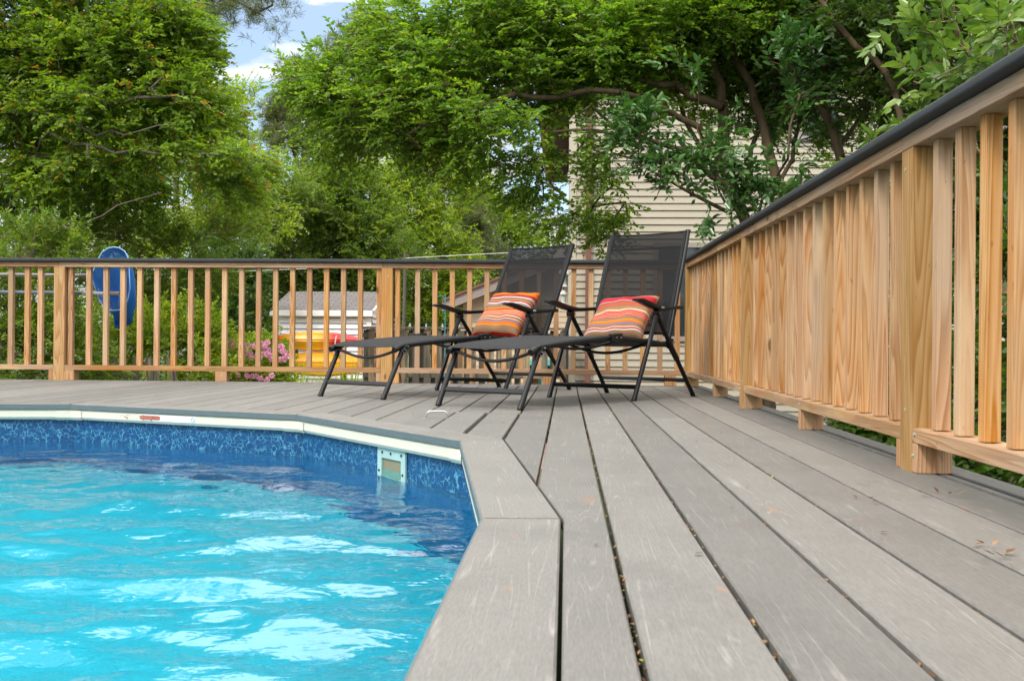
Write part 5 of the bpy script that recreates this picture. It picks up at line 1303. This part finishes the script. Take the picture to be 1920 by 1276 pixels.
# --- dark evergreen mass between the house and right railing
YD = 9.0
limbs = [([gnd(1760, YD), V3(1740, 400, YD), V3(1665, 138, YD), V3(1606, 90, YD), V3(1569, 42, YD), V3(1500, -60, YD)], 0.06, 0.02), ([gnd(1850, YD), V3(1830, 300, YD), V3(1800, 50, YD), V3(1790, -100, YD)], 0.06, 0.02)]
bl = [px_blob(1640, 120, YD+.4, .5, .5, .5), px_blob(1780, 150, YD+.2, .7, .6, .7), px_blob(1880, 100, YD-.3, .6, .6, .8), px_blob(1600, 30, YD+.3, .6, .6, .4), px_blob(1720, 20, YD, .7, .7, .5), px_blob(1700, 260, YD+.4, .5, .5, .4), px_blob(1545, 190, YD+.9, .4, .4, .5), px_blob(1850, -100, YD, 1.1, .8, .5), px_blob(2000, 0, YD-1, .8, .8, .9), px_blob(1800, 350, YD, .8, .6, .8), px_blob(1700, 480, YD+.2, .7, .6, .8), px_blob(1920, 300, YD-.5, .7, .6, .9), px_blob(1500, 80, YD+.9, .4, .5, .5)]
tree('evergreen_tree', 'dense dark evergreen tree crowding the house at the upper right', 'tree', limbs, bl, 900, 6, 0.2, 10, 0.060, 0.030, M['leaf_dark'], M['bark'], 31)

# --- dark hedge outside the right railing, low
for k, (y0, hh, lab) in enumerate(((2.0, 0.0, 'dark leafy hedge plant outside the near end of the right railing'), (3.6, 0.1, 'dark leafy hedge plant outside the middle of the right railing, below its bottom rail'), (5.2, 0.0, 'dark leafy hedge plant outside the far part of the right railing'), (6.9, -0.1, 'small dark hedge plant outside the railing corner'))):
    bx0 = 1.95+0.1*k
    limbs = [([(bx0, y0, GZ), (bx0+.05, y0, -0.7), (bx0, y0+.1, -0.2)], 0.03, 0.012)]
    bl = [(np.array((1.75, y0, -0.55)), (.50, .95, .45)), (np.array((2.2, y0+.2, 0.0+hh)), (.45, .9, .5))] + ([(np.array((2.5, y0+.1, 0.75)), (.45, .8, .55))] if k < 3 else [(np.array((2.2, y0-.2, 0.3)), (.5, .7, .7))])
    tree('hedge', lab, 'hedge', limbs, bl, 300 if k < 3 else 220, 5, 0.16, 8, 0.062, 0.036, M['leaf_dark'], M['bark'], 50+k, group='hedge plants outside the right railing', rtip=0.0025)

# --- left: big tree with arching grey branches and orange tips
YL_ = 12.0
limbs = [([gnd(-20, YL_), V3(20, 560, YL_), V3(60, 470, YL_), V3(72, 370, YL_), V3(60, 250, YL_), V3(40, 100, YL_), V3(60, -80, YL_), V3(100, -300, YL_)], 0.10, 0.03),
         ([V3(60, 250, YL_), V3(0, 205, YL_-.5), V3(90, 215, YL_-.6), V3(120, 228, YL_-.66), V3(180, 250, YL_-.72), V3(270, 247, YL_-.72), V3(330, 235, YL_-.72)], 0.026, 0.006),
         ([V3(60, 300, YL_), V3(90, 250, YL_-.5), V3(140, 270, YL_-.6), V3(220, 280, YL_-.66), V3(350, 290, YL_-.6), V3(430, 296, YL_-.5), V3(540, 320, YL_-.5)], 0.022, 0.004),
         ([V3(40, 100, YL_), V3(120, 165, YL_-.6), V3(150, 190, YL_-.66), V3(260, 186, YL_-.66), V3(330, 178, YL_-.66)], 0.016, 0.004),
         ([V3(70, 400, YL_), V3(140, 430, YL_-.6), V3(220, 385, YL_-.6), V3(300, 360, YL_-.6)], 0.022, 0.005),
         ([V3(40, 100, YL_), V3(130, 20, YL_), V3(240, -60, YL_)], 0.05, 0.02)]
bl = [px_blob(60, 80, YL_, .9, .9, .6), px_blob(180, 90, YL_-.2, .8, .8, .6), px_blob(290, 80, YL_, .65, .8, .55), px_blob(340, 180, YL_-.1, .5, .7, .45), px_blob(200, 200, YL_-.4, .8, .7, .4), px_blob(50, 220, YL_, .8, .8, .5), px_blob(330, 280, YL_-.2, .6, .6, .3), px_blob(460, 300, YL_-.3, .45, .5, .16), px_blob(150, 320, YL_-.1, .8, .7, .4), px_blob(120, -90, YL_, 1.6, 1.2, .5), px_blob(20, 350, YL_+.3, .6, .6, .4), px_blob(-150, 100, YL_, 1.0, 1, 1.5), px_blob(370, 110, YL_+.2, .25, .4, .3), px_blob(250, 350, YL_+.2, .7, .6, .25), px_blob(350, 60, YL_, .35, .5, .35), px_blob(400, 220, YL_+.1, .4, .5, .35), px_blob(440, 350, YL_+.2, .5, .5, .3), px_blob(560, 318, YL_-.4, .2, .3, .1)]
tree('oak_tree', 'broad bright green tree with orange young leaves and bare grey branches filling the upper left', 'tree', limbs, bl, 2400, 6, 0.26, 10, 0.062, 0.035, M['leaf_orange'], M['bark_grey'], 77, layer=0.45)

# --- shrubs at the left, behind the railing
def shrub(name, lab, cat, px, Y, bl, n, tw, tl, nl, L, Wd, leaf, bark, seed, group=None, up=0.3, hexa=True, flat=0.75):
    b = gnd(px, Y); limbs = [([b, (b[0]+.03, Y, GZ+.4), (b[0], Y+.05, GZ+.8)], 0.035, 0.015), ([(b[0], Y, GZ+.3), (b[0]+.3, Y-.1, GZ+.8)], 0.02, 0.008), ([(b[0], Y, GZ+.3), (b[0]-.3, Y+.1, GZ+.9)], 0.02, 0.008)]
    return tree(name, lab, cat, limbs, bl, n, tw, tl, nl, L, Wd, leaf, bark, seed, group, hexa, rtip=0.0028, up=up, flat=flat)
shrub('shrub', 'dark fern-leaved bush behind the far left end of the railing', 'shrub', 40, 10.2, [px_blob(0, 560, 10.2, .6, .5, .5), px_blob(90, 620, 10.4, .5, .5, .35), px_blob(60, 440, 10.6, .6, .5, .25), px_blob(150, 500, 10.8, .45, .5, .3), px_blob(-80, 650, 10.2, .5, .5, .4), px_blob(40, 700, 10.0, .6, .4, .22), px_blob(150, 690, 10.6, .5, .4, .25)], 430, 5, 0.22, 10, 0.054, 0.022, M['leaf_mid'], M['bark_tan'], 101)
shrub('shrub', 'small-leaved grey green bush with arching twigs behind the blue net', 'shrub', 230, 12.6, [px_blob(190, 420, 12.6, .7, .6, .3), px_blob(310, 440, 12.8, .6, .6, .25), px_blob(280, 540, 12.8, .7, .6, .35), px_blob(390, 520, 13, .45, .5, .3), px_blob(430, 420, 13.2, .4, .5, .25)], 420, 5, 0.24, 11, 0.046, 0.022, M['leaf_mid'], M['bark_tan'], 102)
shrub('shrub', 'bright yellow green bush below the blue net behind the railing', 'shrub', 280, 11.9, [px_blob(230, 630, 11.8, .55, .5, .3), px_blob(320, 620, 12.0, .55, .5, .35), px_blob(390, 650, 12.2, .4, .5, .3), px_blob(200, 690, 11.6, .4, .4, .2), px_blob(330, 690, 11.9, .7, .4, .2)], 340, 5, 0.20, 10, 0.052, 0.022, M['leaf_yellow'], M['bark_tan'], 103)
shrub('shrub', 'dark low bush in the shade between the pink flowers and the shed', 'shrub', 470, 18.5, [px_blob(435, 600, 18.5, .6, .7, .5), px_blob(450, 550, 19, .5, .6, .5), px_blob(430, 500, 19.5, .8, .7, .6)], 280, 5, 0.26, 9, 0.085, 0.04, M['leaf_dark'], M['bark'], 104)
# pink azalea
az = shrub('azalea', 'rounded bush covered in pink blossoms behind the railing', 'shrub', 480, 13.2, [px_blob(480, 660, 13.2, .42, .4, .2), px_blob(470, 700, 13.1, .45, .4, .25), px_blob(430, 690, 13.2, .3, .3, .2), px_blob(520, 690, 13.3, .2, .3, .2)], 300, 5, 0.13, 8, 0.05, 0.026, M['leaf_yellow'], M['bark'], 105)
rng = np.random.default_rng(8); heads = []
for px, py in [(424, 642), (432, 645), (440, 648), (448, 650), (436, 640), (455, 645), (460, 652), (466, 648), (475, 649), (462, 662), (470, 664), (478, 668), (487, 646), (498, 648), (505, 645), (495, 660), (503, 664), (510, 668), (500, 656), (522, 648), (528, 651), (530, 656), (534, 660), (538, 665), (523, 670), (531, 671), (541, 671), (470, 669), (505, 672), (489, 669), (418, 655), (428, 656), (462, 695), (465, 703), (473, 706), (481, 707), (488, 711), (500, 711), (508, 706), (445, 700), (452, 660), (516, 655)]:
    heads.append(at(px+rng.normal(0, 2), py+rng.normal(0, 1.5), 12.5+rng.normal(0, .08)))
Pp = []; Dp = []
for h in heads:
    for k in range(60):
        d = rng.normal(0, 1, 3); d /= np.linalg.norm(d); Pp.append(np.array(h)+d*0.024*rng.uniform(.5, 1.2)); Dp.append(d+rng.normal(0, .6, 3))
Pp = np.array(Pp); Dp = np.array(Dp)
leaves('blossoms', Pp, Dp, rng.normal(0, 1, Pp.shape), 0.020, 0.019, np.clip(rng.normal(.5, .25, len(Pp)), 0, 1), M['petal'], az)

# clumps of blade leaves
def blades(name, lab, px, Y, n, L, spread, leaf, seed, group=None, w=0.014):
    rng = np.random.default_rng(seed); b = at(px, 650, Y); t = thing(name, lab, 'plant', (b.x, Y, GZ), group=group)
    V = []; F = []; tint = []
    for k in range(n):
        a = rng.uniform(0, 6.28); le = L*rng.uniform(.6, 1.15); out_ = spread*rng.uniform(.2, 1)
        r0 = rng.uniform(0, .12); p0 = np.array((b.x+r0*math.cos(a), Y+r0*math.sin(a), GZ)); dirv = np.array((math.cos(a), math.sin(a), 0)); sd = np.array((-math.sin(a), math.cos(a), 0)); o = len(V); ns = 5
        for i in range(ns+1):
            f = i/ns; c = p0+dirv*out_*f**1.6*le+np.array((0, 0, le*(f-0.55*out_*f*f*f))); ww = w*(1-f*0.95)
            V += [c-sd*ww, c+sd*ww]
        for i in range(ns): F.append((o+2*i, o+2*i+1, o+2*i+3, o+2*i+2)); tint.append(rng.random())
    link('leaf_blades', npmesh('leaf_blades', np.array(V), np.array(F), True, tint), leaf, t)
blades('daylily', 'yellow green strappy daylily clump in front of the lower kayak, at its left', 555, 15.8, 150, 1.42, .55, M['leaf_yellow'], 1, 'strappy plants near the kayaks', .02)
blades('daylily', 'yellow green strappy daylily clump between the kayaks and grey fence', 655, 15.5, 170, 1.45, .6, M['leaf_yellow'], 2, 'strappy plants near the kayaks', .02)
blades('iris', 'tall upright sword-leaved iris clump among the bushes right of the blue net', 318, 11.2, 40, 1.55, .22, M['leaf_mid'], 3, None, .016)
blades('iris', 'grassy arching leaf clump beyond the far left corner of the deck', 15, 9.4, 40, 1.2, .8, M['leaf_mid'], 4, None, .012)

# --- middle distance and background trees
def fartree(name, lab, px, Y, bl, n, leaf, bark, seed, L=0.10, tw=6, nl=9, trunk_top=300, r=0.14, tl=0.42, group='trees beyond the garden', hexa=False, rt=0.006, flat=0.6):
    b = gnd(px, Y); limbs = [([b, V3(px-3, 560, Y), V3(px+4, 430, Y), V3(px-4, trunk_top, Y), V3(px, trunk_top-90, Y)], r, r*.3)]
    return tree(name, lab, 'tree', limbs, bl, n, tw, tl, nl, L, L*.5, leaf, bark, seed, group, hexa, rtip=rt, jitter=.3, step=.4, flat=flat)
fartree('broadleaf_tree', 'light green leafy tree on the left edge of the sky gap', 330, 22, [px_blob(390, 250, 22, .8, 1.2, 1.1), px_blob(440, 190, 22, .45, .8, .6), px_blob(420, 330, 22, 1.1, 1.2, .8), px_blob(330, 200, 22.5, 1.1, 1.2, 1.4), px_blob(470, 400, 22.5, 1.0, 1.1, .6), px_blob(350, 420, 22, 1.2, 1.1, .6), px_blob(240, 260, 23, 1.3, 1.2, 1.6)], 620, M['leaf_yellow'], M['bark_grey'], 201)
fartree('broadleaf_tree', 'slim-trunked green tree standing left of centre behind the bushes', 460, 26, [px_blob(470, 330, 26, 1.3, 1.3, .9), px_blob(540, 380, 26, 1.0, 1.2, .8), px_blob(420, 400, 26, 1.2, 1.2, .5), px_blob(500, 480, 27, 1.5, 1.2, .8), px_blob(400, 510, 27, 1.2, 1.2, .7)], 480, M['leaf_mid'], M['bark_grey'], 202)
fartree('holly_tree', 'dense rounded evergreen tree in the middle distance above the white shed', 640, 28, [px_blob(640, 400, 28, 1.5, 1.4, 1.2), px_blob(590, 480, 28, 1.2, 1.2, 1.2), px_blob(700, 480, 28, 1.3, 1.3, 1.2), px_blob(640, 330, 28, 1.0, 1.1, .6), px_blob(560, 560, 27.5, 1.1, 1.1, .8), px_blob(680, 580, 28, 1.3, 1.2, .8)], 900, M['leaf_mid'], M['bark_grey'], 203, L=.115)
fartree('broadleaf_tree', 'pale yellow green tree above the railing post beside the left lounger', 790, 31, [px_blob(790, 400, 31, 1.5, 1.4, 1.3), px_blob(830, 480, 31, 1.3, 1.3, 1.0), px_blob(740, 330, 31, 1.2, 1.3, .9), px_blob(800, 560, 31, 1.6, 1.3, 1.0), px_blob(860, 330, 31.5, 1.0, 1.2, .9), px_blob(730, 520, 31, 1.1, 1.2, 1.0)], 680, M['leaf_yellow'], M['bark_grey'], 204, L=.12)
fartree('broadleaf_tree', 'bright distant tree showing beside the house corner', 940, 40, [px_blob(930, 420, 40, 1.3, 1.4, 1.4), px_blob(990, 440, 40, 1.0, 1.2, .6), px_blob(890, 500, 40, 1.8, 1.4, 1.4), px_blob(960, 520, 40, 1.7, 1.4, 1.2), px_blob(900, 370, 40, .8, 1, .8)], 420, M['leaf_yellow'], M['bark_grey'], 205, L=.16, rt=.008, tl=.5)
fartree('broadleaf_tree', 'mid green tree deep behind the left bushes', 180, 30, [px_blob(150, 300, 30, 2.2, 1.6, 2.4), px_blob(260, 460, 30, 2.0, 1.5, 1.2), px_blob(60, 480, 30, 2.2, 1.5, 1.6), px_blob(330, 560, 30, 1.8, 1.5, .9), px_blob(150, 600, 29, 2.5, 1.4, .8)], 560, M['leaf_mid'], M['bark_grey'], 206, L=.14, tl=.5)
fartree('broadleaf_tree', 'tall shaded tree closing the view behind the shed', 560, 38, [px_blob(540, 400, 38, 2.2, 1.6, 1.4), px_blob(640, 300, 38, 1.8, 1.5, 1.2), px_blob(480, 560, 38, 2.4, 1.5, 1.4), px_blob(700, 440, 38, 2.2, 1.5, 1.8), px_blob(620, 600, 38, 2.6, 1.5, .9), px_blob(780, 260, 38, 1.8, 1.5, 1.2), px_blob(820, 600, 38, 2.6, 1.5, 1.0)], 760, M['leaf_mid'], M['bark_grey'], 207, L=.17, tl=.55, rt=.008)

# pines: tufts of long needles
def pine(lab, limbs, bl, n, seed, Ln=0.17, tw=3, per=26, group='pine trees', w=0.006):
    rng = np.random.default_rng(seed); base = limbs[0][0][0]; t = thing('pine_tree', lab, 'tree', tuple(float(q) for q in base), group=group)
    sk = Skel()
    for pts, r0, r1 in limbs: sk.limb(pts, r0, r1, rng=rng)
    A = blobs(bl, n, rng); sk.grow(A, rng, step=.4, bow=.18); sk.build(t, M['bark_grey'], .007)
    tips = np.array([i for i, f in enumerate(sk.tip) if f]); T = np.repeat(sk.P[tips], tw, 0)+rng.normal(0, .16, (len(tips)*tw, 3)); ax = unit(rng.normal(0, .6, T.shape)+np.array([0, 0, .5]))
    P = np.repeat(T, per, 0)+np.repeat(ax, per, 0)*rng.uniform(-.08, .08, (len(T)*per, 1)); D = np.repeat(ax, per, 0)*.7+rng.normal(0, .6, P.shape)
    tint = np.clip(np.repeat(rng.random(len(T)), per)*.6+.4*rng.random(len(P)), 0, 1)
    leaves('crown', P, D, rng.normal(0, 1, P.shape), Ln*rng.uniform(.7, 1.2, len(P)), w, tint, M['needle'], t, False, .1, 0)
    return t
YP = 34
pine('tall grey green pine standing in the gap of sky at the centre', [([gnd(575, YP), V3(572, 500, YP), V3(570, 300, YP), V3(600, 150, YP), V3(660, 60, YP), V3(690, -40, YP)], .2, .05), ([V3(571, 330, YP), V3(530, 240, YP), V3(505, 190, YP)], .07, .02)],
     [px_blob(520, 215, YP, .8, .9, .7), px_blob(580, 150, YP, 1.0, 1, .6), px_blob(650, 100, YP, 1.0, 1, .6), px_blob(560, 260, YP, 1.1, 1, .5), px_blob(690, 60, YP, .9, 1, .7), px_blob(740, 160, YP, 1.2, 1, 1.2)], 430, 301, .24, 4, 34, w=.016)
pine('pine with brownish drooping needles behind the tan house', [([gnd(905, 36), V3(903, 500, 36), V3(905, 380, 36)], .2, .06)], [px_blob(900, 470, 36, 1.1, 1, .8), px_blob(880, 400, 36, .9, 1, .7), px_blob(850, 520, 36, 1.0, 1, .8)], 190, 302, .26, 4, 30, w=.016)
YQ = 15
pine('near pine whose branch hangs into the top of the sky gap', [([gnd(-700, YQ), V3(-690, 200, YQ), V3(-640, -400, YQ)], .2, .12), ([V3(-655, -230, YQ), V3(-200, -130, YQ), V3(150, -60, YQ), V3(330, -20, YQ), V3(440, 0, YQ), V3(480, 25, YQ), V3(510, 12, YQ)], .09, .012), ([V3(330, -20, YQ), V3(380, 40, YQ), V3(395, 60, YQ)], .015, .006)],
     [px_blob(350, -10, YQ, .35, .4, .14), px_blob(420, 5, YQ, .35, .4, .12), px_blob(485, 22, YQ, .22, .3, .09), px_blob(200, -60, YQ, .8, .6, .2), px_blob(500, -25, YQ, .3, .4, .12), px_blob(400, 45, YQ, .1, .2, .05)], 190, 303, .14, 4, 40, w=.006)

# ------------------------------------------------------------------ litter on the deck
lt = np.random.default_rng(17); V = []; F = []; tint = []
def flake(x, y, z, L, w, a, tilt, tn):
    o = len(V); c, s = math.cos(a), math.sin(a)
    for u, v in ((0, 0), (.4, .5), (1, 0), (.4, -.5)):
        V.append((x+c*L*u-s*w*v, y+s*L*u+c*w*v, z+L*tilt*u+abs(v)*w*.3))
    F.append((o, o+1, o+2, o+3)); tint.append(tn)
for k in range(1100):           # crumbs in the gaps
    kk = lt.choice([-1, 0, 1, 2, 3, 4, 5, 6, 7], p=[.05, .12, .14, .2, .2, .1, .08, .06, .05]); x = X0+kk*PIT+lt.normal(0, .0022); y = 1.0+6.8*lt.random()**1.2
    if kk < 1 and y < y_start(x)+.02: continue
    flake(x, y, -0.003-lt.random()*.008, lt.uniform(.004, .013), lt.uniform(.003, .007), math.pi/2+lt.normal(0, .5), lt.uniform(-.3, .4), lt.random())
for k in range(110):
    x = lt.uniform(-3.5, .9); y = lt.uniform(1.5, 7.8)
    if x < -.02 and y < y_start(x)+.05: continue
    flake(x, y, .0025, lt.uniform(.006, .022), lt.uniform(.004, .010), lt.uniform(0, 6.28), lt.uniform(0, .25), lt.random())
for px, py in ((1740, 930), (1830, 1025), (1850, 1035), (1875, 1050), (1635, 942), (1785, 930), (1390, 770), (1300, 745)):
    d = _f+R2*((px-960)/F_PX)-U2*((py-638)/F_PX); tt = -CAM_H/d.z; x, y = d.x*tt, d.y*tt
    for q in range(3): flake(x+lt.normal(0, .01), y+lt.normal(0, .02), .003+.002*q, lt.uniform(.015, .03), lt.uniform(.004, .012), lt.uniform(0, 6.28), lt.uniform(.1, .5), lt.random())
def needle_(x, y, a, L):
    o = len(V); c, s = math.cos(a), math.sin(a); w = .0008
    V.extend([(x-s*w, y+c*w, .0022), (x+s*w, y-c*w, .0022), (x+c*L+s*w, y+s*L-c*w, .003), (x+c*L-s*w, y+s*L+c*w, .003)]); F.append((o, o+1, o+2, o+3)); tint.append(lt.random()*.5)
for k in range(45):
    x = lt.uniform(-.4, .95); y = lt.uniform(2.2, 7.6)
    if x > 0.0: needle_(x, y, lt.uniform(0, 6.28), lt.uniform(.05, .13))
lm = leafmat('dry_litter', [(0, (0.10, 0.05, 0.025)), (.5, (0.24, 0.12, 0.05)), (.85, (0.40, 0.24, 0.10)), (.95, (0.36, 0.34, 0.06)), (1, (0.20, 0.26, 0.04))], (1, 1, 1), .8, .1, .1, 0.8)
tag(link('leaf_litter', npmesh('leaf_litter', np.array(V), np.array(F), False, tint), lm), 'dry leaf crumbs and pine needles scattered in the deck gaps', None, None, 'stuff')
